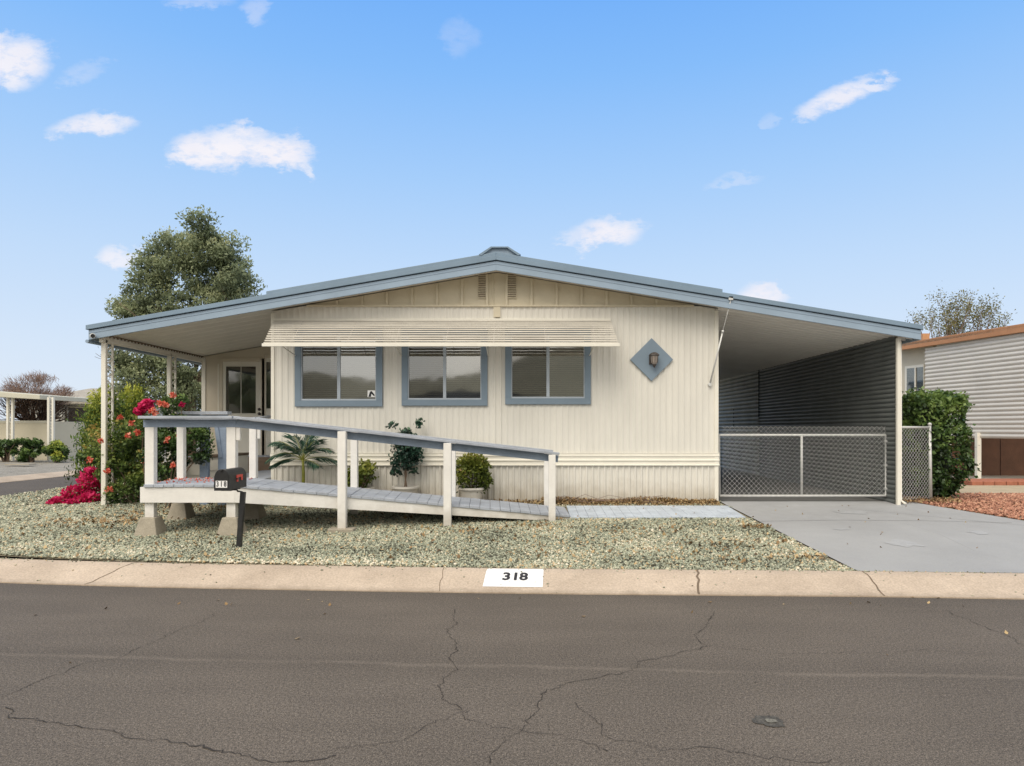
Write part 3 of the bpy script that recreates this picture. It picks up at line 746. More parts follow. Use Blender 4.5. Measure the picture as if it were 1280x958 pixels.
# security camera at left end of fascia
sx, sz = XP(121, YF), ZP(421, YF)
sc_ = empty('security_camera', (sx, YF, sz), 0, 'small white security camera under the left end of the blue roof edge', 'camera')
a = Vector((sx-.05, YF-.03, sz+.01)); d = Vector((.55, -.8, -.12)).normalized()
MB().tube([a, a+d*.13], .038, 16).build('housing', M['camwhite'], sc_, bev=.004, smooth=False)
MB().tube([a+d*.128, a+d*.138], .030, 16).build('lens', M['black'], sc_)
MB().tube([a+d*.03, a+Vector((-.01, .05, .02))], .014, 8).build('mount', M['camwhite'], sc_)

# porch: entry wall, door
YP = 14.2; px0 = XP(253, YP); px1 = XL
ew = empty('entry_wall', (px0, YP, .4)); ew.parent = home; ew.matrix_parent_inverse = rootinv(home)
mb = MB()
mb.prism([(px0, YP, .35), (px1, YP, .35), (px1, YP, zr(px1)+.06), (px0, YP, zr(px0)+.06)], (0, .08, 0))
mb.box(px0, px0+.06, YP+.08, 22, .35, zr(px0)+.08)
mb.build('wall', M['porchwall'], ew)
mb = MB(); mb.box(px0-.01, px0+.07, YP-.02, YP-.0, .35, zr(px0)+.04); mb.box(XP(272.5, YP), XP(273.8, YP), YP-.012, YP, 1.0, 2.95)
mb.build('trim', M['soffit'], ew)
def door(xa, xb, za, zt, ga, gb, gz0, gz1, kx=None):
    d = empty('door', ((xa+xb)/2, YP, za)); d.parent = home; d.matrix_parent_inverse = rootinv(home)
    mb = MB(); f = .07
    mb.box(xa-f, xa, YP-.035, YP-.001, za, zt+f); mb.box(xb, xb+f, YP-.035, YP-.001, za, zt+f); mb.box(xa, xb, YP-.035, YP-.001, zt, zt+f)
    mb.build('frame', M['porchwall'], d, bev=.004)
    mb = MB(); y0, y1 = YP-.022, YP-.002
    mb.box(xa, ga, y0, y1, za, zt); mb.box(gb, xb, y0, y1, za, zt); mb.box(ga, gb, y0, y1, gz1, zt); mb.box(ga, gb, y0, y1, za, gz0)
    mb.build('panel', M['soffit'], d)
    MB().add([(ga, YP-.012, gz0), (gb, YP-.012, gz0), (gb, YP-.012, gz1), (ga, YP-.012, gz1)], [(0, 1, 2, 3)]).build('pane', M['glassdoor'], d)
    MB().box(ga, gb, YP-.0035, YP-.0015, gz0, gz1).build('curtain', M['blinddark'], d)
    m = MB(); e = .022
    m.box(ga-e, ga, y0-.008, y0, gz0-e, gz1+e); m.box(gb, gb+e, y0-.008, y0, gz0-e, gz1+e); m.box(ga, gb, y0-.008, y0, gz1, gz1+e); m.box(ga, gb, y0-.008, y0, gz0-e, gz0)
    m.box((ga+gb)/2-.006, (ga+gb)/2+.006, YP-.02, YP-.013, gz0, gz1)
    m.build('moulding', M['trim'], d)
    if kx:
        for z in kx[1:]: MB().lathe((kx[0], YP-.075, z), [(.012, .055), (.014, .03), (.03, .02), (.03, .005), (.015, 0)], 12, 'y').build('knob', M['lantern'], d, smooth=True)
door(XP(279, YP), XP(328, YP), ZP(571, YP), ZP(452.5, YP), XP(283, YP), XP(320.5, YP), ZP(517, YP), ZP(458.5, YP), (XP(325.5, YP), ZP(512, YP), ZP(517.5, YP)))
door(XP(331.4, YP), XP(352, YP), ZP(571, YP), ZP(448, YP), XP(333.3, YP), XP(350, YP), ZP(511, YP), ZP(453, YP))

# lattice porch posts + beam
bxm = XP(131, 10.95)
def lattice_post(Y, w=.19):
    g0 = G(bxm, Y)-.02; t = zr(bxm)+.0
    p = empty('porch_post', (bxm, Y, g0)); p.parent = home; p.matrix_parent_inverse = rootinv(home)
    MB().box(bxm-.045, bxm+.03, Y-.03, Y+.03, g0, t).build('pole', M['trim'], p, bev=.008)
    MB().box(bxm-.015, bxm+.015, Y+w, Y+w+.03, g0, t).build('pole', M['trim'], p, bev=.004)
    mb = MB(); z = g0+.08; k = 0; s = 1
    while z < t-.1:
        pts = []
        for q in range(9):
            a = q/8*math.pi; pts.append((bxm, Y+.03+(w-.03)*(.5-.5*math.cos(a)*s), z+.11*q/8))
        mb.tube(pts, .010, 5)
        c = (bxm, Y+.03+(w-.03)*.5+.03*s, z+.055)
        mb.tube([(bxm, c[1]+.028*math.cos(a), c[2]+.028*math.sin(a)) for a in np.linspace(0, 5.2, 9)], .009, 5)
        z += .11; s = -s
    mb.build('scrollwork', M['trim'], p)
lattice_post(10.95); lattice_post(12.95)
mb = MB(); mb.box(bxm-.03, bxm+.03, 10.85, YP+.0, zr(bxm)-.055, zr(bxm)+.055); mb.build('porch_beam', M['soffit'], home)
mb = MB(); up_ = []; lo_ = []
for k in range(34):
    for t, h in ((0, .045), (.05, .045), (.0501, .065), (.0999, .065)): y = 10.9+k*.1+t; up_.append((bxm+.045, y, zr(bxm)+.075)); lo_.append((bxm+.045, y, zr(bxm)+h-.01))
mb.sheet([lo_, up_]); mb.build('beam_flashing', M['brownwood'], home)

# carport wall
XC = XP(1122, 10.95)
def hsid(x, y0, y1, z0, z1f, pitch, depth, name, m, parent, dirx=-1):
    mb = MB(); n = int((4.2-z0)/pitch*6); rows = []
    for i in range(n):
        z = z0+i*pitch/6; ph = i % 6; d = depth*[0, .55, .9, 1, .9, .55][ph]
        if z > z1f: break
        rows.append([(x+dirx*d, y0, z), (x+dirx*d, y1, z)])
    mb.sheet(rows); return mb.build(name, m, parent)
zc = zr(XC)+.05
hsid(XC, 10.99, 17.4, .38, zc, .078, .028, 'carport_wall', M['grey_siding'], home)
hsid(XC-.01, 17.4, 22.2, .38, zc, .11, .034, 'carport_wall', M['grey_siding_daylit'], home)
MB().box(XC+.003, XC+.02, 10.99, 22.2, .36, zc).build('carport_wall', M['grey_siding_daylit'], home)
MB().box(XC-.035, XC-.02, 17.39, 17.43, 1.9, zc).build('batten', M['dark'], home); MB().box(XC-.035, XC-.02, 19.5, 19.53, 1.6, 2.2).build('batten', M['dark'], home)
MB().box(XC-.02, XC+.035, 10.915, 10.975, .35, zr(XC)+.0).build('carport_post', M['trim'], home, bev=.006)
MB().tube([(XC+.055, 10.97, zr(XC)-.05), (XC+.06, 10.97, .45), (XC+.09, 10.88, .40)], .02, 10).build('downspout', M['trim'], home, smooth=True)

# ------------------------------------------------------------------ chain link
def chain(mb, a, b, z0, z1, cell=.078, r=.0029):
    a = Vector(a); b = Vector(b); L_ = (b-a).length; d = (b-a)/L_; n = int(L_/cell); c = L_/n; nz = int((z1-z0)/(c/1)); cz_ = (z1-z0)/nz
    for i in range(n):
        for s in (0, 1):
            pts = []
            for k in range(2*nz+1):
                off = (i+(.0 if (k+s) % 2 == 0 else .5)+ (0.0))*c
                off += .25*c if s else .25*c
                q = a+d*min(max(off+(.0), 0), L_); pts.append((q.x, q.y-(.004 if s else 0), z0+k*cz_/2))
            # zig-zag as in woven wire: two interlaced families
            if s == 0: mb.tube(pts, r, 4, cap=False)
            else:
                pts2 = []
                for k in range(2*nz+1):
                    off = (i+.5+(.5 if k % 2 == 0 else .0))*c-.0+.25*c-.0
                    q = a+d*min(max(off, 0), L_); pts2.append((q.x, q.y-.003, z0+k*cz_/2))
                mb.tube(pts2, r, 4, cap=False)
gY = 11.27; gx0, gx1 = XP(899.5, gY), XP(1107, gY)
gate = empty('chain_link_gate', ((gx0+gx1)/2, gY, .42), 0, 'long galvanised chain link gate across the carport entrance', 'gate')
mb = MB(); chain(mb, (gx0+.02, gY-.025, 0), (gx1-.02, gY-.025, 0), .49, ZP(533, gY)); mb.build('wire_mesh', M['galv'], gate)
zt, zb = ZP(544, gY), ZP(620, gY)
MB().tube([(gx0, gY, zb), (gx0, gY, zt), (gx1, gY, zt), (gx1, gY, zb), (gx0, gY, zb)], .021, 10).build('frame', M['galv'], gate, smooth=True)
xm = XP(1002, gY); MB().tube([(xm, gY, zb), (xm, gY, zt)], .019, 10).build('upright', M['galv'], gate, smooth=True)
MB().tube([(XP(1112, gY), gY+.0, .40), (XP(1112, gY), gY, ZP(532, gY))], .024, 10).build('post', M['galv'], gate, smooth=True)
for z in (zb+.12, zt-.1, (zb+zt)/2): MB().box(gx1-.02, gx1+.06, gY-.03, gY+.03, z-.015, z+.015).build('hinge', M['galv'], gate, bev=.003)
# side fence
fa = Vector((XC+.10, 11.05, .38)); fb = Vector((XP(1162, 11.35), 11.35, .38))
fen = empty('chain_link_fence', fb, 0, 'short chain link fence panel between carport post and clipped hedge', 'fence')
mb = MB(); chain(mb, (fa.x, fa.y, 0), (fb.x, fb.y, 0), .44, 1.60, .066, .0028); mb.build('wire_mesh', M['galv'], fen)
MB().tube([(fb.x+.02, fb.y, .36), (fb.x-.0, fb.y, 1.66)], .026, 10).lathe((fb.x, fb.y, 1.655), [(.033, 0), (.034, .02), (.02, .04), (.004, .048)], 12).build('post', M['galv'], fen, smooth=True)
MB().tube([(fa.x, fa.y, 1.62), (fb.x, fb.y, 1.62)], .02, 10).build('top_rail', M['galv'], fen, smooth=True)

# ------------------------------------------------------------------ ramp
ramp = empty('wheelchair_ramp', (-3.8, 9.3, .27), 0, 'white and blue wooden wheelchair ramp with handrail along the front of the home', 'ramp')
FP = [(-4.90, 8.75, .885), (-3.74, 8.75, .885), (.62, 9.78, .365)]
BP = [(-5.02, 9.86, .885), (-3.90, 9.86, .885), (.60, 10.78, .365)]
def seg(Pn, i, t): a, b = Vector(Pn[i]), Vector(Pn[i+1]); return a.lerp(b, t)
def planks(i, n, mb):
    for k in range(n):
        t0, t1 = (k+.015)/n, (k+.985)/n
        f0, f1, b0, b1 = seg(FP, i, t0), seg(FP, i, t1), seg(BP, i, t0), seg(BP, i, t1)
        e = Vector((0, -.02+random.uniform(-.004, .004), 0)); j = Vector((0, 0, random.uniform(-.003, .003)))
        T = [f0+e+j, f1+e+j, b1+j, b0+j]; Bt = [q-Vector((0, 0, .036)) for q in T]; mb.hexa(Bt, T)
mb = MB(); planks(0, 9, mb); planks(1, 31, mb); mb.build('deck', M['deck'], ramp, bev=.004)
mb = MB()
for Pn, o in ((FP, -.0), (BP, .04)):
    for i in (0, 1):
        a, b = seg(Pn, i, 0), seg(Pn, i, 1)
        h = .20; y = o
        
        hend = h if i == 0 else .07
        A = a-Vector((0, 0, .036)); B = b-Vector((0, 0, .036))
        if i == 0: A.x -= .055
        d = Vector((0, .038, 0))
        mb.prism([A+Vector((0, y, -h)), B+Vector((0, y, -hend)), B+Vector((0, y, 0)), A+Vector((0, y, 0))], d)
A = Vector(FP[0])+Vector((-.05, .04, -.036)); Bq = Vector(BP[0])+Vector((-.06, .0, -.036))
mb.prism([A+Vector((0, 0, -.185)), Bq+Vector((0, 0, -.185)), Bq, A], (.038, 0, 0))
mb.build('side_board', M['white'], ramp, bev=.003)
mb = MB()
for k in range(9):
    t = k/9
    a, b = seg(FP, 1, t), seg(BP, 1, t)
    if a.z > .5: mb.beam(a-Vector((0, -.05, .09)), b-Vector((0, .02, .09)), .04, .09)
for k in range(4):
    a, b = seg(FP, 0, k/4+.05), seg(BP, 0, k/4+.05); mb.beam(a-Vector((0, -.05, .10)), b-Vector((0, 0, .10)), .04, .12)
mb.build('joist', M['brownwood'], ramp)
RAILH = .87
def postat(x, y, ztop, w=.125, d=.09, pier=None, zb=None):
    g0 = G(x, y)
    z0 = g0+.22 if pier else (g0-.03 if zb is None else zb)
    MB().box(x-w/2, x+w/2, y-d/2, y+d/2, z0, ztop).build('post', M['white'], ramp, bev=.006)
    if pier:
        b = .16; t = .095
        MB().hexa([(x-b, y-b, g0-.05), (x+b, y-b, g0-.05), (x+b, y+b, g0-.05), (x-b, y+b, g0-.05)], [(x-t, y-t, g0+.225), (x+t, y-t, g0+.225), (x+t, y+t, g0+.225), (x-t, y+t, g0+.225)]).build('pier', M['concrete'], ramp, bev=.012)
def zdeck(Pn, x):
    a, b = Pn[1], Pn[2]; return a[2]+(b[2]-a[2])*(x-a[0])/(b[0]-a[0]) if x > a[0] else a[2]
def yline(Pn, x):
    a, b = Pn[1], Pn[2]; return a[1]+(b[1]-a[1])*(x-a[0])/(b[0]-a[0]) if x > a[0] else a[1]
zdf = lambda x: zdeck(FP, x)+RAILH-.03
fposts = [XP(189, 8.84), XP(290.5, 8.84), XP(428.5, 9.03), XP(559.5, 9.33), XP(690, 9.68)]
for i, x in enumerate(fposts):
    y = yline(FP, x)-.05 if i > 1 else FP[0][1]+.087
    postat(x, y, zdf(x)-.005, (.118, .118, .108, .104, .098)[i], .09, pier=i < 2)
MB().box(fposts[1]+.061, fposts[1]+.115, FP[1][1]+.05, FP[1][1]+.09, zdf(fposts[1])-.28, zdf(fposts[1])-.005).build('bracket', M['white'], ramp, bev=.01)
MB().box(fposts[2]-.17, fposts[2]+.17, 9.0-.10, 9.0+.10, .18, G(0, 9.0)+.045).build('pier', M['concrete'], ramp, bev=.012)
bposts = [XP(226, 9.86), XP(317, 9.88), XP(443, 10.15), XP(565.5, 10.42), XP(684, 10.7)]
for i, x in enumerate(bposts):
    y = yline(BP, x)+.02
    postat(x, y, zdeck(BP, x)+RAILH-.04, .098, .09, pier=i < 2)
MB().box(bposts[1]+.052, bposts[1]+.10, 9.86, 9.90, 1.45, zdeck(BP, -4)+RAILH-.04).build('bracket', M['white'], ramp, bev=.01)
def rails(Pn, x0, x1, yo, cap_h, name):
    xk = Pn[1][0]; cap_ = MB(); low = MB()
    for a, b in ((x0, xk), (xk, x1)):
        za, zb_ = zdeck(Pn, a)+RAILH, zdeck(Pn, b)+RAILH
        pa_ = Vector((a, yline(Pn, a)+yo, za-.012)); pb_ = Vector((b, yline(Pn, b)+yo, zb_-.012))
        cap_.beam(pa_, pb_, .15, .036)
        q = Vector((0, .065, -.075)); low.beam(pa_+q, pb_+q, .036, .10)
    cap_.build('handrail', M['deck'], ramp, bev=.006); low.build('rail_board', M['bluewood'], ramp, bev=.004)
rails(FP, fposts[0]-.075, fposts[4]+.09, -.01, 0, 'a')
rails(BP, bposts[0]-.03, bposts[4]+.08, .02, 0, 'b')
MB().beam((fposts[0]-.0, 8.66, .885+RAILH-.012), (bposts[0], 9.9, .885+RAILH-.012), .14, .036).build('handrail', M['deck'], ramp, bev=.006)

# path boards from ramp to driveway
mb = MB()
n = 19; a0, a1 = .63, 3.16
for k in range(n):
    x0, x1 = a0+(a1-a0)*(k+.012)/n, a0+(a1-a0)*(k+.988)/n
    y0, y1 = 9.83, 10.74; e = 0.02*(k/n)
    T = [(x0, y0, G(0, y0)+.03), (x1, y0, G(0, y0)+.03), (x1-.0, y1, G(0, y1)+.03), (x0, y1, G(0, y1)+.03)]
    mb.hexa([(x, y, z-.03) for x, y, z in T], T)
pm = mat('path paint', (.47, .52, .58), .7, .16, 5, .3, 70, fine=.1)
structure(mb.build('path', pm, bev=.004))

# porch landing / railing beyond the ramp
ld = empty('porch_landing', (-4.7, 12.5, .4), 0, 'grey porch landing with brown riser below the entry doors', 'porch')
MB().box(-5.05, XL-.02, 9.95, 13.2, .755, .80).build('deck', M['deck'], ld, bev=.004)
MB().box(px0+.05, XL-.02, 13.2, YP-.04, 1.0, ZP(571.5, 13.2)).build('floor', M['deck'], ld)
MB().box(px0+.05, XL-.02, 13.16, 13.198, .45, 1.05).build('riser', M['brownwood'], ld)
mb = MB()
for x in (-4.95, -4.3):
    for y in (11.2, 12.9): MB().box(x-.045, x+.045, y-.045, y+.045, .3, .755).build('post', M['white'], ld)
rl = empty('porch_railing', (-5.1, 10.9, .38), 0, 'steel blue porch railing standing behind the ramp platform', 'railing')
YR = 10.95
MB().box(XP(224, YR), XP(287, YR), YR-.08, YR+.08, ZP(518.5, YR), ZP(514.5, YR)).build('handrail', M['deck'], rl, bev=.005)
MB().box(XP(228, YR), XP(284, YR), YR-.02, YR+.02, ZP(528, YR), ZP(519, YR)).build('rail_board', M['bluewood'], rl, bev=.004)
for px in (256, 279): x = XP(px, YR); MB().box(x-.065, x+.065, YR-.045, YR+.045, .32, ZP(519, YR)).build('post', M['bluewood'], rl, bev=.005)
MB().beam(P(270, 528, YR-.05), P(276, 572, YR-.05), .03, .06, up=(1, 0, 0)).build('brace', M['bluewood'], rl)
MB().beam(P(320, 523.5, 11.0), P(339, 520.5, 13.0), .12, .036).build('handrail', M['deck'], rl)
st = empty('porch_step', (-5.4, 11.5, .4), 0, 'cream boxed porch steps with dark treads behind the railing', 'steps')
mb = MB(); mt = MB()
for a, b, ty in ((231, 252, 578), (260.5, 277, 572)):
    z = ZP(ty, 11.5); mb.box(XP(a, 11.5), XP(b, 11.5), 11.5, 12.6, .35, z); mb.box(XP(a, 11.5)-.004, XP(b, 11.5)+.004, 11.485, 11.5, z-.22, z-.0); mt.box(XP(a, 11.5)-.02, XP(b, 11.5)+.02, 11.46, 12.6, z+.002, z+.045)
mb.build('box', M['soffit'], st, bev=.004); mt.build('tread', M['brownwood'], st, bev=.004)

# ------------------------------------------------------------------ mailbox
mx, my = XP(277.6, 7.9), 7.9
mbx = empty('mailbox', (-3.36, 8.1, G(-3.36, 8.1)), 0, 'black metal mailbox with red flag on a leaning black post', 'mailbox')
w2, hb, L_ = .084, .135, .49; z0 = ZP(613.2, 7.9)
def arch(y, s=1., dz=0):
    return [(mx-w2*s, y, z0-dz), (mx+w2*s, y, z0-dz)]+[(mx+w2*s*math.cos(a), y, z0+hb+dz*0+w2*1.28*s*math.sin(a)) for a in np.linspace(0, math.pi, 14)]
MB().prism(arch(my), (0, L_, 0)).build('body', M['black'], mbx, bev=.004)
dr = MB().prism(arch(my-.016, 1.045, .004), (0, .014, 0)).build('door', M['black'], mbx, bev=.004)
MB().box(mx-.012, mx+.012, my-.038, my-.016, z0+hb+w2*1.05, z0+hb+w2*1.25).build('handle', M['black'], dr, bev=.003)
pl = MB()
for k in range(3): pl.box(mx-.066+k*.044, mx-.066+k*.044+.0445, my-.0185, my-.0165, z0+.032, z0+.112)
pl.build('number_plate', M['plate'], dr)
for k, ch in enumerate('318'):
    put_text(ch, .085, lambda x, y, k=k: Vector((mx-.044+k*.044+x, my-.0195, z0+.072+y)), 'digit', M['ink'], dr, .03, .75)
fx = mx+w2
fl = MB(); fl.box(fx+.002, fx+.008, my+.19, my+.36, z0+.135, z0+.165); fl.box(fx+.002, fx+.008, my+.19, my+.235, z0+.085, z0+.135); fl.box(fx+.002, fx+.008, my+.315, my+.36, z0+.095, z0+.135)
fl.build('flag', M['red'], mbx, bev=.002)
MB().tube([(fx, my+.20, z0+.12), (fx+.014, my+.20, z0+.12)], .012, 10).build('flag_pivot', M['black'], mbx)
pt_ = P(304, 615, 8.14); pbm = Vector((XP(297.5, 8.08), 8.1, G(-3.4, 8.08)-.03))
MB().beam(pbm, pt_, .055, .055, up=(0, 1, 0)).build('post', M['black'], mbx, bev=.005)
MB().tube([(mx+.03, my+.2, z0-.006), (mx+.09, my+.2, z0-.012), (pt_.x-.07, 8.14, z0-.03), (pt_.x-.015, 8.14, pt_.z+.0), (pt_.x-.005, 8.14, pt_.z-.06)], .011, 8).build('bracket', M['black'], mbx, smooth=True)
MB().box(mx-.06, mx+.06, my+.1, my+.36, z0-.016, z0-.001).build('mounting_plate', M['black'], mbx)

# ------------------------------------------------------------------ potted plants
def pot(x, y, r, h, z, name, label, m=None):
    e = empty(name, (x, y, z), 0, label, 'potted plant')
    MB().lathe((x, y, z), [(r*.68, 0), (r*.9, h*.75), (r*1.0, h*.88), (r*1.08, h*.89), (r*1.08, h), (r*.92, h), (r*.9, h*.9)], 28).build('pot', M['pot'], e, smooth=False)
    MB().lathe((x, y, z), [(r*.93, h*.91), (r*.5, h*.94), (.01, h*.95)], 20).build('soil', M['bark'], e)
    return e
YT = 10.98
# palm
x = XP(379, YT); z = G(x, YT)
pp = pot(x, YT, .14, .26, z, 'potted_palm', 'small potted palm with arching fronds against the cream wall')
MB().tube([(x, YT, z+.2), (x+.005, YT, z+.5), (x-.005, YT, ZP(575, YT))], [.03, .026, .02], 8).build('trunk', M['palmstem'], pp, smooth=True)
top = Vector((x-.005, YT, ZP(576, YT))); fr = MB(); lp = []; ld_ = []
fdirs = [(-.50, -.25, .42, .30), (-.52, .05, .62, .12), (-.2, .12, .62, .0), (.08, .1, .60, .0), (.28, -.1, .60, .08), (.50, -.15, .48, .16), (.56, .05, .20, .16), (-.48, -.1, .15, .2), (.36, -.3, .05, .12), (-.25, -.3, .52, .1), (.1, -.3, .45, .15)]
V = []; Fq = []; T = []
for dx, dy, dz, dr_ in fdirs:
    pts = []
    for k in range(9):
        t = k/8; pts.append(top+Vector((dx*t, dy*t, dz*(1.25*t-.62*t*t)-dr_*t*t*.9)))
    fr.tube(pts, [.008-.006*k/8 for k in range(9)], 5)
    for k in range(32):
        t = .16+.84*k/32; i = min(int(t*8), 7); p = pts[i].lerp(pts[i+1], t*8-i); d = (pts[i+1]-pts[i]).normalized()
        for s in (-1, 1):
            side = d.cross(Vector((0, 0, 1))).normalized()*s; ln = .25*math.sin(math.pi*min(1, .15+t*.85))**.6*random.uniform(.85, 1.1)+.03
            tip = p+(side*.62+d*.85+Vector((0, 0, -.38+random.uniform(-.2, .2)))).normalized()*ln; wv = d*.011
            b = len(V); mid_ = p.lerp(tip, .45)+Vector((0, 0, .012))
            V += [tuple(p), tuple(mid_+wv), tuple(tip), tuple(mid_-wv)]; Fq.append((b, b+1, b+2, b+3)); T += [random.uniform(.1, .9)]*4
fr.build('stem', M['palmstem'], pp)
rawmesh('frond', np.array(V), np.array(Fq), M['leaf_palm'], pp, np.array(T))
# ficus
x = XP(507, YT); z = G(x, YT)
fc = pot(x, YT, .20, .30, z, 'potted_tree', 'young dark leaved potted tree with thin twin stem by the wall')
mb = MB(); tips = []
for s in (-1, 1): mb.tube([(x+s*.02, YT, z+.25), (x-s*.012, YT, z+.5), (x+s*.014, YT, ZP(575, YT))], .013, 6)
c0 = Vector((x, YT, ZP(577, YT)))
for d in [(-.2, 0, 1), (.25, .05, 1), (.02, -.1, .8), (-.35, .1, .45), (.3, -.1, .5)]: limbs(mb, c0, d, .30, .008, 1, .5, 3, .7, .2, tips, 4)
mb.build('trunk', M['bark'], fc)
L1 = [(P(508, 553, YT), (.27, .18, .19), 2, 0), (P(503, 577, YT), (.25, .17, .17), 1.8, 0), (P(507, 564, YT), (.25, .18, .17), 1.6, .1), (P(518, 568, YT), (.16, .12, .2), 1, 0), (P(524, 529, YT), (.06, .06, .10), .3, .1), (P(491, 531, YT), (.08, .05, .035), .2, .1), (P(507, 541, YT), (.10, .1, .08), .5, .1), (P(495, 590, YT), (.10, .08, .05), .3, 0), (P(519, 590, YT), (.06, .06, .05), .2, 0)]
pts, t, d = lumps(L1, 1750, 4, .1); pts = pts+np.random.default_rng(9).normal(0, .022, pts.shape); leaves('foliage', pts, .06, M['leaf_ficus'], fc, 5, t, .62)
# bushes
def bush(px, py, rx, rz, seed, label, mkey='leaf_pot', n=1700, potr=.2, poth=.28):
    x = XP(px, YT); z = G(x, YT); e = pot(x, YT, potr, poth, z, 'potted_shrub', label)
    c = P(px, py, YT); ls = [(c, (rx, rx*.8, rz), 2, -.15)]; rg = random.Random(seed)
    for k in range(12):
        a = rg.uniform(0, 6.28); b = rg.uniform(-.7, 1.2); q = c+Vector((rx*.66*math.cos(a)*math.cos(b), rx*.55*math.sin(a)*math.cos(b), rz*.68*math.sin(b))); ls.append((q, (rx*.42, rx*.36, rz*.4), .6, rg.uniform(-.15, .25)))
    mb = MB(); 
    for k in range(5): mb.tube([(x, YT, z+poth*.8), tuple(c+Vector((rg.uniform(-.15, .15), rg.uniform(-.1, .1), 0)))], .008, 5)
    mb.build('stem', M['bark'], e)
    pts, t, d = lumps(ls, n, seed, .55); pts = pts+np.random.default_rng(seed).normal(0, .02, pts.shape)*np.array([1, 1, 1.4]); leaves('foliage', pts, .058, M[mkey], e, seed, t, .6, outward=d*.6); return e
bush(451, 594, .28, .25, 21, 'dark green potted shrub half behind the ramp post, left of the potted tree', 'leaf_pot', 1100)
bush(590, 594, .32, .35, 22, 'rounded yellow green potted shrub behind the lower ramp handrail', n=2300)

# ------------------------------------------------------------------ litter along base and scattered leaves
def litter(pts, size, name, label, m='litter', seed=1):
    o = leaves(name, pts, size, M[m], None, seed, None, .7, up=6.); tag(o, label, 'leaf litter' if m == 'litter' else 'petals', kind='stuff'); return o
rg = np.random.default_rng(12)
n = 5200; xs_ = rg.uniform(.25, 3.1, n); ys_ = 11.16-np.abs(rg.normal(0, .16, n)); hz = .10*np.exp(-((11.15-ys_)/.16)**2)*(.5+.5*np.sin(xs_*2.1+.5)**2)
pts = np.stack([xs_, ys_, Gn(np.stack([xs_, ys_], 1))+hz*rg.uniform(0, 1, n)+.01], 1)
n2 = 2400; x2 = rg.uniform(-3.9, .3, n2); y2 = 11.15-np.abs(rg.normal(0, .25, n2)); p2 = np.stack([x2, y2, Gn(np.stack([x2, y2], 1))+.02+rg.uniform(0, .04, n2)], 1)
litter(np.vstack([pts, p2]), .042, 'leaf_litter', 'brown dry leaves heaped along the foot of the cream wall', seed=4)
n = 900; xs_ = rg.uniform(-7.5, 3.3, n); ys_ = 7.25+rg.gamma(1.6, 1.0, n); q = np.stack([xs_, ys_], 1); msk = ingrav(q) & (ys_ < 11); q = q[msk]
cl = []
for cx_, cy_, nn_, s_ in [(.1, 9.2, 60, .3), (1.5, 8.9, 45, .4), (2.5, 8.2, 50, .3), (-5.8, 9.6, 260, .45), (-1, 9.0, 40, .4), (3.1, 9.2, 60, .12), (2.2, 7.5, 40, .5), (-5.3, 10.5, 200, .5), (3.2, 7.6, 50, .15)]:
    cl.append(np.stack([rg.normal(cx_, s_, nn_), rg.normal(cy_, s_*.5, nn_)], 1))
cl = np.vstack(cl); cl = cl[ingrav(cl)]; q = np.vstack([q[:420], cl])
litter(np.column_stack([q, Gn(q)+.035]), .052, 'fallen_leaves', 'tan dry leaves scattered over the front gravel', seed=6)
q = np.stack([rg.uniform(-6, 5.5, 34), 6.5-rg.gamma(1.2, .5, 34)], 1); litter(np.column_stack([q, np.full(len(q), .010)]), .036, 'fallen_leaves', 'few dry leaves lying on the asphalt near the kerb', seed=8)
q = np.stack([rg.uniform(3.5, 6.5, 22), rg.uniform(7.6, 11, 22)], 1); litter(np.column_stack([q, Gn(q)+.014]), .04, 'fallen_leaves', 'few dry leaves lying on the grey driveway', seed=9)
q = []
for k in range(190):
    t = rg.uniform(0, 1); s = rg.beta(2, 1.3); f = seg(FP, 0, min(t*1.0, 1)); b = seg(BP, 0, t); p = f.lerp(b, s); q.append((p.x, p.y, p.z+.010))
litter(q, .035, 'fallen_petals', 'faded pink petals strewn on the ramp platform', 'salmon', 10)
mb = MB()
for k in range(16):
    x = random.uniform(.3, 1.9); y = random.uniform(10.85, 11.1); a = random.uniform(-.4, .4); z = G(0, y)+random.uniform(.03, .12)
    mb.tube([(x, y, z), (x+.18, y+a*.1, z+random.uniform(-.02, .07)), (x+.4, y+a*.2, z+random.uniform(-.05, .03))], .004, 4)
tag(mb.build('dry_twigs', M['twig']), 'dry brown vine twigs at the foot of the wall beside the path', 'twigs', kind='stuff')

# ------------------------------------------------------------------ shrubs on the left
def shrub(name, label, cat, ls, n, size, mkey, seed, base, stems=6, aspect=.5, shell=.35, droop=0, up=0, group=None, stem_r=.012):
    e = empty(name, base, 0, label, cat, group); mb = MB(); rg = random.Random(seed)
    for k in range(stems):
        c = Vector(rg.choice(ls)[0]); b = Vector(base)+Vector((rg.uniform(-.12, .12), rg.uniform(-.08, .08), -.03)); m_ = b.lerp(c, .5)+Vector((rg.uniform(-.1, .1), rg.uniform(-.1, .1), .12))
        mb.tube([b, m_, c], [stem_r, stem_r*.75, stem_r*.4], 5)
    mb.build('stem', M['bark'], e)
    pts, t, d = lumps(ls, n, seed, shell); leaves('foliage', pts, size, M[mkey], e, seed, t, aspect, droop=droop, up=up, outward=d*.5); return e
def rnd_lumps(c, R_, k, r, seed, tv=.2):
    rg = random.Random(seed); out = []
    for i in range(k):
        while True:
            d = Vector((rg.uniform(-1, 1), rg.uniform(-1, 1), rg.uniform(-1, 1)))
            if d.length < 1: break
        s = rg.uniform(.6, 1.25); out.append((Vector(c)+Vector((d.x*R_[0], d.y*R_[1], d.z*R_[2])), (r*s, r*s, r*s*.85), s**2, rg.uniform(-tv, tv)))
    return out
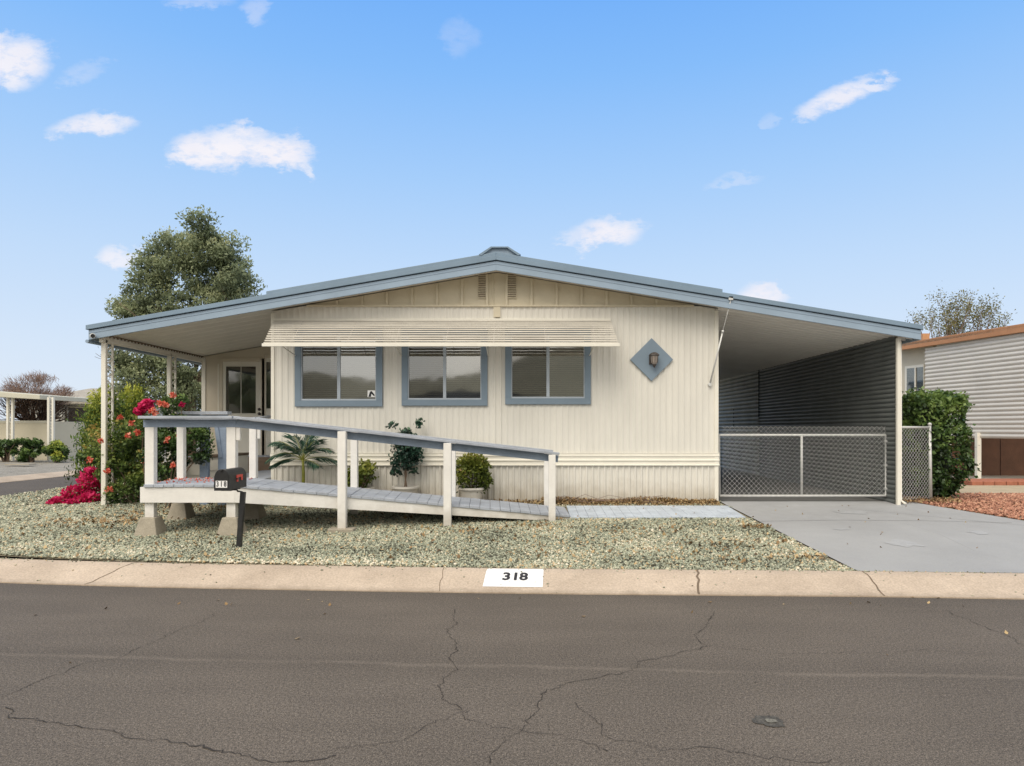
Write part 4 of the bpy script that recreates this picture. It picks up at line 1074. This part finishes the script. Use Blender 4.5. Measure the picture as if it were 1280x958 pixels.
# yellow-green conifers
def conifer(px, Y, top, bot, w, label, seed, n=9000):
    b = P(px, bot, Y); b.z = G(b.x, Y); H = ZP(top, Y)-b.z; e = empty('conifer', b, 0, label, 'conifer', None)
    rgn = np.random.default_rng(seed); pts = []; t = []; dd_ = []
    nsp = 46
    for k in range(nsp):     # upright sprays
        a = rgn.uniform(0, 6.28); h0 = rgn.uniform(0, .75); rr_ = w*(1-h0)**.6*rgn.uniform(.45, 1); hh = H*(.25+.0*h0)
        cx_, cy_, cz_ = rr_*math.cos(a), rr_*.8*math.sin(a), H*h0+.12
        m_ = n//nsp; s = rgn.uniform(0, 1, m_); sp = .11*(1-s)+.03; tv = rgn.uniform(-.15, .2)
        pts.append(np.stack([b.x+cx_*(1-.25*s)+rgn.normal(0, 1, m_)*sp, b.y+cy_*(1-.25*s)+rgn.normal(0, 1, m_)*sp, b.z+cz_+np.minimum(hh, H-cz_)*s+rgn.normal(0, .04, m_)], 1))
        t.append(.12+tv+.75*s*(.35+.65*min(1, (cz_+hh*.7)/H))+.12*(rr_/w-.5)); dd_.append(np.tile([math.cos(a)*.5, math.sin(a)*.5, 1.6], (m_, 1)))
    MB().tube([b, b+Vector((0, 0, H*.85))], [.05, .015], 7).build('trunk', M['bark'], e)
    leaves('foliage', np.vstack(pts), .075, M['leaf_yel'], e, seed, np.concatenate(t), .34, outward=np.vstack(dd_)); return e
conifer(128, 12.3, 480, 630, .42, 'yellow tipped conifer directly behind the front lattice post', 31)
conifer(165, 13.2, 483, 620, .40, 'dark green conifer to the right of the front lattice post', 32)
# roses / mixed bushes
def flowers(pts, r, mkey, parent, seed, per=28, size=.046, name='flower'):
    rgn = np.random.default_rng(seed); allp = []; 
    for p in pts: allp.append(np.array(p)+np.clip(rgn.normal(0, r*.36, (per, 3)), -r*.6, r*.6))
    return leaves(name, np.vstack(allp), size, M[mkey], parent, seed, None, .85)
Yb = 10.9
ls = rnd_lumps(P(166, 582, 11.25), (.70, .35, .62), 40, .19, 41, .3)+[(P(118, 545, 11.3), (.2, .15, .22), 1.0, .3), (P(150, 560, 11.1), (.16, .12, .2), .8, .1), (P(180, 530, 10.9), (.3, .25, .22), 1.6, .1), (P(125, 560, 11.1), (.25, .25, .35), 2.0, .3), (P(150, 540, 11.1), (.28, .2, .25), 1.5, .15), (P(150, 620, 11), (.35, .2, .2), 1.5, -.2), (P(200, 610, 11), (.4, .2, .25), 2, -.1)]
rb = shrub('rose_bush', 'bronze and green rose bush with salmon blooms left of the ramp platform', 'rose bush', ls, 8500, .058, 'leaf_rose', 42, (XP(165, 11.1), 11.1, G(XP(165, 11.1), 11.1)), 11, .6, .3)
for i, (px, py) in enumerate([(126, 551), (160, 545), (134, 590), (164, 529), (190, 548), (136, 612), (172, 541), (150, 522), (180, 575), (112, 575)]): flowers([P(px, py, 10.62+.05*(i % 3))], .06, 'salmon', rb, 50+i, 30)
ls = rnd_lumps(P(222, 560, 10.75), (.48, .3, .5), 22, .17, 43, .2)+[(P(212, 508, 10.7), (.17, .15, .2), 1.0, .1), (P(228, 500, 10.7), (.12, .1, .1), .5, .15), (P(255, 560, 10.7), (.17, .15, .3), 1.2, -.05)]
rb2 = shrub('rose_bush', 'dark green rose bush with coral blooms behind the ramp platform', 'rose bush', ls, 5200, .058, 'leaf_dark', 44, (XP(218, 10.7), 10.7, G(XP(218, 10.7), 10.7)), 8, .6, .25)
for i, (px, py) in enumerate([(216, 494), (194, 517), (207, 506), (209, 550), (200, 505), (216, 582), (190, 513), (224, 545)]): flowers([P(px, py, 10.42)], .06 if i != 1 else .09, 'salmon', rb2, 70+i, 34)
flowers([P(227, 506, 10.5)], .05, 'magenta', rb2, 90, 30)
bg = empty('bougainvillea', (XP(110, 11.9), 11.9, .3), 0, 'magenta bougainvillea sprawling on the gravel beside the conifer', 'bougainvillea')
ls = [(P(78, 626, 11.6), (.22, .2, .08), 1, 0), (P(95, 617, 11.7), (.22, .25, .16), 1.8, 0), (P(112, 605, 11.8), (.17, .25, .30), 2.2, .1), (P(114, 590, 11.8), (.09, .15, .10), .6, .2), (P(112, 624, 11.5), (.2, .2, .12), 1.3, -.1), (P(100, 628, 11.4), (.2, .2, .08), 1, -.1), (P(66, 629, 11.6), (.10, .1, .05), .3, 0)]
pts, t, d = lumps(ls, 2600, 61, .5); leaves('bracts', pts, .055, M['magenta'], bg, 62, t+.15, .85, outward=d*.5)
pts, t, d = lumps(ls, 420, 63, .3); leaves('foliage', pts, .05, M['leaf_rose'], bg, 64, t, .6)
mb = MB()
for k in range(8): mb.tube([(XP(122, 11.9), 11.9, .28), tuple(random.choice(ls)[0])], .009, 5)
mb.build('stem', M['bark'], bg)
bg2 = empty('bougainvillea', (XP(183, 11.0), 11.0, G(-6.1, 11)), 0, 'magenta bougainvillea spray rising above the bronze rose bush', 'bougainvillea')
ls = [(P(182, 508, 10.75), (.12, .1, .10), 1, .1), (P(174, 514, 10.75), (.09, .1, .08), .7, .05), (P(186, 503, 10.75), (.08, .08, .05), .4, .2)]
pts, t, d = lumps(ls, 520, 66, .4); leaves('bracts', pts, .05, M['magenta'], bg2, 67, t+.15, .85)
MB().tube([(XP(183, 11.0), 11.0, G(-6.1, 11)-.02), tuple(P(178, 560, 10.9)), tuple(P(181, 512, 10.75))], .01, 5).build('stem', M['bark'], bg2)

# clipped hedge right
hc = P(1176, 560, 11.95); e = empty('clipped_hedge', (hc.x, hc.y, .39), 0, 'dense clipped glossy green shrub beside the chain link fence', 'hedge')
rgn = np.random.default_rng(71); n = 12500
u = rgn.uniform(-1, 1, (n, 3)); ax = rgn.integers(0, 3, n); sgn = np.sign(rgn.uniform(-1, 1, n)); u[np.arange(n), ax] = sgn
ln = (np.abs(u)**5).sum(1)**(1/5); u = u/ln[:, None]
u *= (1-.16*rgn.uniform(0, 1, n)**2)[:, None]
hw, hd_, hh = .50, .55, .88
cx_, cy_, cz_ = 6.99, hc.y+.0, 1.30
pts = np.stack([cx_+u[:, 0]*hw, cy_+u[:, 1]*hd_, cz_+u[:, 2]*hh], 1)
nzv = np.array([noise.noise(Vector(tuple(p*2.6))) for p in pts]); dirs = u/np.linalg.norm(u, axis=1)[:, None]
pts += dirs*(nzv*.17)[:, None]+dirs*(rgn.uniform(0, 1, n)**14*.13)[:, None]
low = np.clip((.75-pts[:, 2])/.4, 0, 1); pts[:, 0] -= low*(pts[:, 0]-cx_)*.28
nz2 = np.array([noise.noise(Vector(tuple(p*6))) for p in pts])
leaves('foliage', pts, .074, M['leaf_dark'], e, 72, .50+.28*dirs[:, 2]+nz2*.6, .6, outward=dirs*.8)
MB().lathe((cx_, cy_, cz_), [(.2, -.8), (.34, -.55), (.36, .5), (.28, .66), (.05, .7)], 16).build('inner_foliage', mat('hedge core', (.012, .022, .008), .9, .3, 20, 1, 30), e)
MB().tube([(cx_, cy_, .36), (cx_, cy_, 1.2)], .05, 8).build('trunk', M['bark'], e)
# dead leaves and pinkish weeds at the fence foot
q = np.stack([rgn.uniform(XC+.1, 7.1, 420), rgn.uniform(11.0, 11.6, 420)], 1); litter(np.column_stack([q, Gn(q)+.02+.05*rgn.uniform(0, 1, 420)]), .05, 'leaf_litter', 'dry leaves caught at the foot of the chain link fence', seed=75)

# ------------------------------------------------------------------ trees
# big gum-like tree behind the porch
Yt = 22.0; base = Vector((XP(235, Yt), Yt, .38))
tr = empty('tree', base, 0, 'tall grey green leafy tree rising behind the porch roof', 'tree')
mb = MB(); tips = []
mb.tube([base, base+Vector((.1, 0, 1.2)), base+Vector((0, .1, 2.4))], [.24, .19, .16], 10)
for d in [(-.6, 0, 1), (.45, .1, 1.1), (0, .3, 1.2), (-1.2, -.1, .6), (.8, -.2, .7), (-.2, -.4, 1), (-.9, .3, .2)]: limbs(mb, base+Vector((0, .05, 2.2)), d, 1.45, .10, 3, .5, 4, .72, .12, tips, 6)
mb.build('trunk', M['bark'], tr, smooth=True)
rg = random.Random(5); ls = []
blobs = [((262, 305), 52, 34), ((250, 350), 75, 40), ((285, 345), 40, 45), ((215, 375), 70, 40), ((175, 385), 34, 18), ((200, 340), 26, 26), ((300, 370), 24, 26), ((240, 290), 44, 18), ((262, 282), 24, 12), ((200, 330), 34, 30), ((290, 340), 34, 40), ((225, 320), 40, 30), ((190, 365), 34, 26), ((200, 430), 55, 40), ((190, 480), 55, 45), ((190, 475), 50, 45), ((235, 470), 40, 50), ((160, 470), 20, 30), ((250, 460), 40, 60), ((165, 372), 30, 20), ((150, 390), 20, 12), ((172, 352), 22, 16), ((290, 310), 24, 26), ((205, 310), 20, 18), ((160, 402), 24, 12), ((200, 520), 60, 30)]
for (px, py), rx, ry in blobs:
    px = 232+(px-232)*.93; py = py+max(0, (400-py))*.07; rx *= .92
    area = rx*ry
    for k in range(max(3, int(area/85))):
        a = rg.uniform(0, 6.28); q = rg.uniform(0, 1)**.5
        c = P(px+rx*.85*q*math.cos(a), py+ry*.85*q*math.sin(a), Yt); c.y += rg.uniform(-1.0, 1.0)*min(1, rx/50)
        s = rg.uniform(.25, .6); ls.append((c, (s, s, s*.8), s**2, rg.uniform(-.22, .25)))
pts, t, d = lumps(ls, 56000, 81, .0); leaves('crown', pts, .115, M['leaf_gum'], tr, 82, t, .42, droop=.5)
# sparse tree right
Yt = 40.0
for i, (px, top, w) in enumerate(((1172, 376, 30), (1215, 384, 20))):
    b = P(px, 545, Yt); b.z = .35
    e = empty('tree', b, 0, ['sparse upright tree nearly bare behind the neighbouring orange edged roof, taller left one', 'sparse upright tree nearly bare behind the neighbouring orange edged roof, shorter right one'][i], 'tree')
    mb = MB(); tips = []; H = ZP(top, Yt)-b.z
    mb.tube([b, b+Vector((0, 0, H*.5))], [.2, .12], 7)
    for k in range(9):
        a = random.uniform(0, 6.28); limbs(mb, b+Vector((0, 0, H*random.uniform(.4, .56))), (math.cos(a)*.42*w/25, math.sin(a)*.4, 1), H*.22, .05, 3, .34, 4, .7, .22, tips, 5)
    mb.build('trunk', M['twig'], e)
    tp = np.array([tuple(p) for p in tips]); idx = np.random.default_rng(5+i).integers(0, len(tp), 2600)
    leaves('crown', tp[idx]+np.random.default_rng(6+i).normal(0, .16, (2600, 3)), .12, M['sparse'], e, 7, None, .5)

# ------------------------------------------------------------------ left neighbours
Yn = 30.0
nb = empty('mobile_home', (XP(30, Yn), Yn, .24), 0, 'far cream mobile home with flat carport roof on paired posts across the side street', 'house')
MB().prism([(XP(-120, Yn), Yn-1.2, ZP(490, Yn)), (XP(74, Yn), Yn-1.2, ZP(501, Yn)), (XP(74, Yn), Yn-1.2, ZP(495.5, Yn)), (XP(-120, Yn), Yn-1.2, ZP(480, Yn))], (0, 5, 0)).build('roof', M['farroof'], nb, bev=.02)
MB().box(XP(-120, Yn)-4, XP(62, Yn), Yn, Yn+9, .2, ZP(527, Yn)).build('wall', M['farwall'], nb)
MB().box(XP(-120, Yn)-4, XP(62, Yn), Yn-.03, Yn+.0, ZP(529, Yn), ZP(526, Yn)).build('rail', M['farroof'], nb)
mb = MB()
for px in (10, 16, 61, 66.5): x = XP(px, Yn-.9); MB().box(x-.04, x+.04, Yn-.95, Yn-.85, .22, ZP(498, Yn)).build('post', M['trim'], nb)
mb = MB()
for a, b in ((10, 16), (61, 66.5)):
    mb = MB(); mb.tube([(XP(a if k % 2 else b, Yn-.9), Yn-.9, .5+k*.13) for k in range(20)], .012, 4); mb.build('scrollwork', M['trim'], nb)
Y2 = 38.0
nb2 = empty('mobile_home', (XP(95, Y2), Y2, .3), 0, 'farther pale mobile home with awning and yellowish steps seen left of the conifer', 'house')
MB().prism([(XP(30, Y2), Y2, .2), (XP(150, Y2), Y2, .2), (XP(150, Y2), Y2, ZP(500, Y2)), (XP(30, Y2), Y2, ZP(500, Y2))], (0, 8, 0)).build('wall', M['fargrey'], nb2)
MB().prism([(XP(20, Y2), Y2-.3, ZP(505, Y2)), (XP(160, Y2), Y2-.3, ZP(505, Y2)), (XP(150, Y2), Y2+3, ZP(484, Y2)), (XP(70, Y2), Y2+3, ZP(484, Y2))], (0, 0, .1)).build('roof', mat('far shingle', (.36, .33, .28), .8, .15, 3), nb2)
MB().box(XP(55, Y2-4), XP(125, Y2-4), Y2-4, Y2, ZP(508, Y2-4), ZP(506, Y2-4)).build('awning', M['farroof'], nb2)
MB().box(XP(86, Y2), XP(120, Y2), Y2-.06, Y2-.02, ZP(533, Y2), ZP(508, Y2)).build('window', M['dark'], nb2)
mb = MB()
for px in (83, 118): x = XP(px, Y2-4); MB().box(x-.06, x+.06, Y2-4.05, Y2-3.95, .25, ZP(507, Y2-4)).build('post', M['trim'], nb2)
mb = MB()
for k in range(4): mb.box(XP(86, Y2-2.5), XP(108, Y2-2.5), Y2-3.4+k*.3, Y2-.1, .25+k*.28, .25+(k+1)*.28-.01)
mb.build('steps', mat('tan steps', (.46, .38, .22), .7), nb2)
# bare round tree
b = Vector((XP(45, 33.5), 33.5, .25)); e = empty('bare_tree', b, 0, 'leafless rounded tree above the far carport roof', 'tree'); mb = MB()
mb.tube([b, b+Vector((0, 0, 1.4))], [.2, .16], 8)
for k in range(26):
    a = k/26*6.283+random.uniform(-.2, .2); rr_ = random.uniform(.1, 1.3); limbs(mb, b+Vector((0, 0, 1.1+.4*random.random())), (math.cos(a)*rr_, math.sin(a)*rr_, .8), .86, .075, 5, .55, 3, .76, .05, None, 4)
mb.build('branches', M['twig'], e)
cc = Vector((XP(48, 33.5), 33.5, 3.15)); ls = rnd_lumps(cc, (1.35, 1.1, 1.0), 40, .42, 301, .1)+[(cc+Vector((0, 0, .9)), (.9, .8, .3), 3, 0)]
pts, t, d = lumps(ls, 5200, 302, .05)
leaves('twigs', pts, .34, mat('fine twig', (.25, .17, .14), .9, .2, 5), e, 303, t, .055, outward=(pts-np.array([cc.x, cc.y, 2.0]))*.9)
# shrubs in front of far home
for i, (px, py, rx, rz, lb) in enumerate([(8, 560, .75, .55, 'dark green leafy shrub at the far left in front of the far home'), (38, 563, .55, .5, 'broad leaved low shrub with pale stems before the far carport'), (72, 566, .35, .42, 'small bright green grassy clump by the far carport post')]):
    Ys = 28.3; c = P(px, py, Ys); ls = rnd_lumps(c, (rx, .5, rz*.8), 14, .22, 90+i, .25)
    shrub('shrub', lb, 'shrub', ls, 1500, .16 if i < 2 else .13, 'leaf_yel' if i == 2 else 'leaf_dark', 95+i, (c.x, Ys, .24), 10, .5, .2, stem_r=.03)
mb = MB()
# stepping stones far
structure(mb.box(-19.5, -18.6, 25.5, 25.9, .24, .27).box(-17.6, -16.9, 27, 27.4, .24, .27).build('stepping_stone', M['concrete']))

# ------------------------------------------------------------------ right neighbour
nr = empty('mobile_home', (11, 17, .39), 0, 'neighbouring mobile home with white ribbed carport screen and orange roof edge', 'house')
Pf = Vector((XP(1300, 15.0), 15.0, 0)); Pk = Vector((XP(1157, 18.2), 18.2, 0)); Pe = Vector((XP(1110, 19.5), 19.5, 0))
dline = (Pk-Pf).normalized()
ztop = lambda y: float(np.interp(y, [15.0, 18.2, 19.6], [ZP(413, 15.0), ZP(436, 18.2), ZP(440.5, 19.5)]))
zlow = 1.37
mb = MB(); pitch = .105; nrm_ = Vector((-dline.y, dline.x, 0)); nrm_ = nrm_ if nrm_.x < 0 else -nrm_
rows = []; n = int((3.85-zlow)/pitch*6)
for i in range(n+1):
    z = zlow+i*pitch/6; d = .030*[0, .5, .85, 1, .85, .5][i % 6]
    rows.append([Pf+nrm_*d+Vector((0, 0, min(z, ztop(15.0)))), Pk+nrm_*d+Vector((0, 0, min(z, ztop(18.2))))])
mb.sheet(rows); mb.build('carport_screen', M['nsiding'], nr)
a = Pf+nrm_*.10; b = Pe+nrm_*.10
MB().prism([a+Vector((0, 0, ztop(15.0))), b+Vector((0, 0, ztop(19.5))), b+Vector((0, 0, ztop(19.5)+.19)), a+Vector((0, 0, ztop(15.0)+.19))], -nrm_*.12).build('fascia', M['orange'], nr, bev=.006)
MB().prism([a+Vector((0, 0, ztop(15.)+.1)), b+Vector((0, 0, ztop(19.5)+.1)), b+Vector((7, 2, ztop(19.5)+.3)), a+Vector((7, 0, ztop(15.)+.3))], (0, 0, .06)).build('roof', M['farroof'], nr)
pw = Pk-nrm_*.25; pe = Pe-nrm_*.25+dline*4
MB().prism([pw+Vector((0, 0, .35)), pe+Vector((0, 0, .35)), pe+Vector((0, 0, 4.0)), pw+Vector((0, 0, ztop(18.2)+.12))], -nrm_*.1).build('wall', mat('neighbour cream', (.62, .56, .44), .5, .05), nr)
wa = Vector((XP(1157.5, 18.45), 18.45, 0)); 
def onwall(px, z, o=.02):
    # intersection of view ray with wall plane line pw->pe
    k = (px-PX0)/F; dxy = pe-pw; t = (k*pw.y-pw.x)/(dxy.x-k*dxy.y); q = pw+dxy*t+nrm_*o; return Vector((q.x, q.y, z))
win = MB().prism([onwall(1133, 1.9), onwall(1156.5, 1.9), onwall(1156.5, 3.35), onwall(1133, 3.35)], nrm_*.03).build('window', M['trim'], nr)
MB().prism([onwall(1135.5, 1.95, .052), onwall(1156, 1.95, .052), onwall(1156, 3.28, .052), onwall(1135.5, 3.28, .052)], nrm_*.004).build('pane', M['glassdoor'], win)
MB().prism([onwall(1135.5, 1.95, .051), onwall(1156, 1.95, .051), onwall(1156, 3.28, .051), onwall(1135.5, 3.28, .051)], nrm_*.0005).build('curtain', M['blind'], win)
MB().prism([onwall(1146, 1.95, .058), onwall(1147.3, 1.95, .058), onwall(1147.3, 3.28, .058), onwall(1146, 3.28, .058)], nrm_*.02).build('mullion', M['trim'], win)
pq = P(1222.5, 560, 16.55); MB().box(pq.x-.05, pq.x+.05, 16.5, 16.6, .36, 1.5).build('post', M['trim'], nr, bev=.005)
MB().box(Pf.x-.1, Pf.x+.0, 15, 15.1, .36, 1.5).build('post', M['trim'], nr, bev=.005)
mb = MB()
for k in range(8): x = 10.95+k*.62; mb.box(x+.01, x+.61, 17.55, 17.6, .38, 3.6)
mb.build('brown_panel', M['brown'], nr, bev=.006)
MB().box(XP(1181, 18), XP(1190, 18), 19, 19.3, 3.7, ZP(417, 19)).build('roof_vent', M['orange'], nr)
n = 700; q = np.stack([rgn.uniform(10.5, 15, n), rgn.uniform(15.8, 17.5, n)], 1)

# ------------------------------------------------------------------ other side of the street (behind the camera, mirrored in the windows)
hm = mat('hill scrub', (.17, .165, .12), .95, .3, .02)
rows = []
for j, (Y, hgt) in enumerate([(-160, 0), (-220, 14), (-300, 34), (-420, 30)]):
    rows.append([(x, Y, hgt*(.75+.35*math.sin(x*.011+1)+.2*math.sin(x*.037))) for x in range(-700, 701, 25)])
structure(MB().sheet(rows).build('hills', hm))
oh = empty('mobile_home', (-3, -22, 0), 0, 'low cream mobile home across the street mirrored in the windows', 'house')
MB().box(-14, 6, -30, -22, .0, 2.9).build('wall', M['farwall'], oh)
MB().prism([(-15, -21.4, 2.8), (7, -21.4, 2.8), (7, -21.4, 2.95), (-4, -21.4, 4.1), (-15, -21.4, 2.95)], (0, -9.5, 0)).build('roof', mat('dark shingle', (.12, .115, .11), .8, .2, 2), oh)
structure(MB().sheet([[(-70, -40, .1), (70, -40, .1)], [(-70, -7, .1), (70, -7, .1)]]).build('far_yard', mat('far yard', (.28, .27, .20), .9, .2, 1)))
for i, (x, y, s) in enumerate([(9.5, -20, 1.0), (-19, -21, 1.3)]):
    ls = rnd_lumps((x, y, 3.2*s), (1.9*s, 1.5, 1.6*s), 26, .7, 200+i, .2)
    shrub('street_tree', ['leafy round tree across the street reflected in the glass', 'larger leafy tree across the street left of the home opposite'][i], 'tree', ls, 5000, .24, 'leaf_gum', 210+i, (x, y, .1), 7, .5, .2, stem_r=.1)

# ------------------------------------------------------------------ world
world = bpy.data.worlds.new('World'); scene.world = world; world.use_nodes = True
nt = world.node_tree; N = nt.nodes; L = nt.links; N.clear()
SUN_EL, SUN_AZ = R(48), R(205)      # azimuth measured clockwise from +Y
out = N.new('ShaderNodeOutputWorld'); bgd = N.new('ShaderNodeBackground'); L.new(bgd.outputs[0], out.inputs[0])
sky = N.new('ShaderNodeTexSky'); sky.sky_type = 'NISHITA'; sky.sun_disc = False; sky.sun_elevation = SUN_EL; sky.sun_rotation = SUN_AZ
sky.air_density = 1.0; sky.dust_density = 1.0; sky.ozone_density = 1.0
tc = N.new('ShaderNodeTexCoord'); sp = N.new('ShaderNodeSeparateXYZ'); L.new(tc.outputs['Generated'], sp.inputs[0])
def mth(op, a, b=None, c=None, clamp=False):
    n = N.new('ShaderNodeMath'); n.operation = op; n.use_clamp = clamp
    for i, v in enumerate((a, b, c)):
        if v is None: continue
        if hasattr(v, 'is_output'): L.new(v, n.inputs[i])
        else: n.inputs[i].default_value = v
    return n.outputs[0]
X_, Y_, Z_ = sp.outputs[0], sp.outputs[1], sp.outputs[2]
# clear-sky gradient by elevation, blended over the physical sky
cr = N.new('ShaderNodeValToRGB'); e = cr.color_ramp.elements
stops = [(0, (229, 238, 249)), (.10, (217, 233, 252)), (.22, (196, 223, 254)), (.34, (168, 209, 255)), (.46, (136, 192, 255)), (.58, (108, 174, 253)), (1, (70, 135, 225))]
while len(e) < len(stops): e.new(.5)
for i, (p, c) in enumerate(stops): e[i].position = p; e[i].color = (*[v*10 for v in s2l(c)], 1)
L.new(mth('MAXIMUM', Z_, 0), cr.inputs[0])
mixs = N.new('ShaderNodeMix'); mixs.data_type = 'RGBA'; mixs.inputs[0].default_value = .94
L.new(sky.outputs[0], mixs.inputs[6]); L.new(cr.outputs[0], mixs.inputs[7])
# clouds in direction space around +Y
ys = mth('MAXIMUM', Y_, .02); u = mth('DIVIDE', X_, ys); v = mth('DIVIDE', Z_, ys)
cmb = N.new('ShaderNodeCombineXYZ'); L.new(u, cmb.inputs[0]); L.new(v, cmb.inputs[1])
def nz_(scale, det, ro=.55, vec=None, sc=(1, 1, 1)):
    mp = N.new('ShaderNodeMapping'); mp.inputs['Scale'].default_value = sc; L.new(vec or cmb.outputs[0], mp.inputs[0])
    n = N.new('ShaderNodeTexNoise'); n.inputs['Scale'].default_value = scale; n.inputs['Detail'].default_value = det; n.inputs['Roughness'].default_value = ro
    L.new(mp.outputs[0], n.inputs['Vector']); return n
n1 = nz_(14, 6, .6, sc=(1, 1.6, 1)); n2 = nz_(38, 8, .66, sc=(.75, 1.5, 1))
dens = None
CL = [(292, 186, 66, 24, 0, 1.0), (245, 190, 36, 20, 0, 1.0), (340, 190, 55, 19, .2, 1.0), (385, 208, 20, 9, .3, .75), (300, 170, 40, 14, 0, .9), (120, 156, 50, 15, -.12, .9), (20, 76, 42, 30, 0, .95), (0, 60, 30, 22, 0, .9),
      (152, 319, 24, 14, .1, .8), (758, 292, 44, 17, -.1, .95), (725, 298, 28, 10, 0, .5), (1048, 122, 52, 13, -.38, .9), (1090, 106, 28, 8, -.05, .75), (1015, 138, 22, 12, -.5, .7), (955, 370, 28, 14, .1, .9),
      (105, 90, 26, 11, -.2, .22), (578, 42, 22, 24, .2, .15), (320, 14, 18, 16, 0, .32), (250, 2, 40, 8, 0, .28), (920, 226, 30, 6, -.1, .25), (962, 152, 12, 7, 0, .2)]
wu = mth('MULTIPLY', mth('SUBTRACT', n1.outputs[0], .5), .085); wv_ = mth('MULTIPLY', mth('SUBTRACT', n2.outputs[0], .5), .04)
uu = mth('ADD', mth('ADD', u, wu), wv_); vv = mth('ADD', v, mth('MULTIPLY', wu, .6)); vv = mth('ADD', vv, wv_)
for px, py, rx, ry, ang, st in CL:
    u0, v0 = (px-PX0)/F, (PY0-py)/F; a, b = rx*1.08/F, ry*1.1/F; ca, sa = math.cos(-ang), math.sin(-ang)
    du = mth('SUBTRACT', uu, u0); dv = mth('SUBTRACT', vv, v0)
    p = mth('DIVIDE', mth('ADD', mth('MULTIPLY', du, ca), mth('MULTIPLY', dv, sa)), a)
    q = mth('DIVIDE', mth('ADD', mth('MULTIPLY', du, -sa), mth('MULTIPLY', dv, ca)), b)
    r2 = mth('ADD', mth('MULTIPLY', p, p), mth('MULTIPLY', q, q))
    m_ = N.new('ShaderNodeMapRange'); m_.interpolation_type = 'SMOOTHSTEP'; L.new(r2, m_.inputs[0])
    m_.inputs[1].default_value = 1.45; m_.inputs[2].default_value = .05; m_.inputs[3].default_value = 0; m_.inputs[4].default_value = st
    dens = m_.outputs[0] if dens is None else mth('MAXIMUM', dens, m_.outputs[0])
tex = mth('MULTIPLY_ADD', n2.outputs[0], 2.6, -.35, True)
dens = mth('MULTIPLY', mth('MULTIPLY', dens, tex), mth('GREATER_THAN', Y_, .05), None, True)
# broken warm cloud, added out of frame behind and above for fill light
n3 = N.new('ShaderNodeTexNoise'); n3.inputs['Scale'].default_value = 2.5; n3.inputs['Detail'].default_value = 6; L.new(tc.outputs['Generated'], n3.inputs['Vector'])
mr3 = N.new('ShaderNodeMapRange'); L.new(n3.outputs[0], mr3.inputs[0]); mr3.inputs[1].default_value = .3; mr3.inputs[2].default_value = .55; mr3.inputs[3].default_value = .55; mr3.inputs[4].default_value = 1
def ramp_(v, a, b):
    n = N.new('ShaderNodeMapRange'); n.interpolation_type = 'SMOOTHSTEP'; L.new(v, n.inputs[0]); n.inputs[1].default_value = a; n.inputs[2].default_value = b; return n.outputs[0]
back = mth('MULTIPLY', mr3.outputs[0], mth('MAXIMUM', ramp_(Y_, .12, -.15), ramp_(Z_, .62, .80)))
shade = N.new('ShaderNodeMix'); shade.data_type = 'RGBA'; L.new(n1.outputs[0], shade.inputs[0])
shade.inputs[6].default_value = (*[v*10 for v in s2l((232, 232, 246))], 1); shade.inputs[7].default_value = (*[v*10 for v in s2l((255, 252, 254))], 1)
mixc = N.new('ShaderNodeMix'); mixc.data_type = 'RGBA'; L.new(dens, mixc.inputs[0]); L.new(mixs.outputs[2], mixc.inputs[6]); L.new(shade.outputs[2], mixc.inputs[7])
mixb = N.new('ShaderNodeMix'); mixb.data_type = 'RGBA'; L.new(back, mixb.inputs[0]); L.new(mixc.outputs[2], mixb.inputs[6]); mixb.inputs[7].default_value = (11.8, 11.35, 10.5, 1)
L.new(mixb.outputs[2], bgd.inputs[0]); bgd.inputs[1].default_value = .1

sd = bpy.data.lights.new('sun', 'SUN'); sd.energy = 2.25; sd.angle = R(42); sd.color = (1, .91, .78)
so = bpy.data.objects.new('sun', sd); COL.objects.link(so)
dv = Vector((math.sin(SUN_AZ)*math.cos(SUN_EL), math.cos(SUN_AZ)*math.cos(SUN_EL), math.sin(SUN_EL)))
so.rotation_euler = dv.to_track_quat('Z', 'Y').to_euler(); so.location = dv*30

cam = bpy.data.cameras.new('camera'); co = bpy.data.objects.new('camera', cam); COL.objects.link(co)
co.location = (0, 0, EYE); co.rotation_euler = (R(90), 0, 0)
cam.sensor_width = 36; cam.sensor_fit = 'HORIZONTAL'; cam.lens = F/1280*36; cam.shift_x = (640-PX0)/1280; cam.shift_y = (PY0-479)/1280
cam.clip_end = 5000; scene.camera = co
scene.view_settings.view_transform = 'Standard'; scene.view_settings.look = 'None'; scene.view_settings.exposure = 0; scene.view_settings.gamma = 1
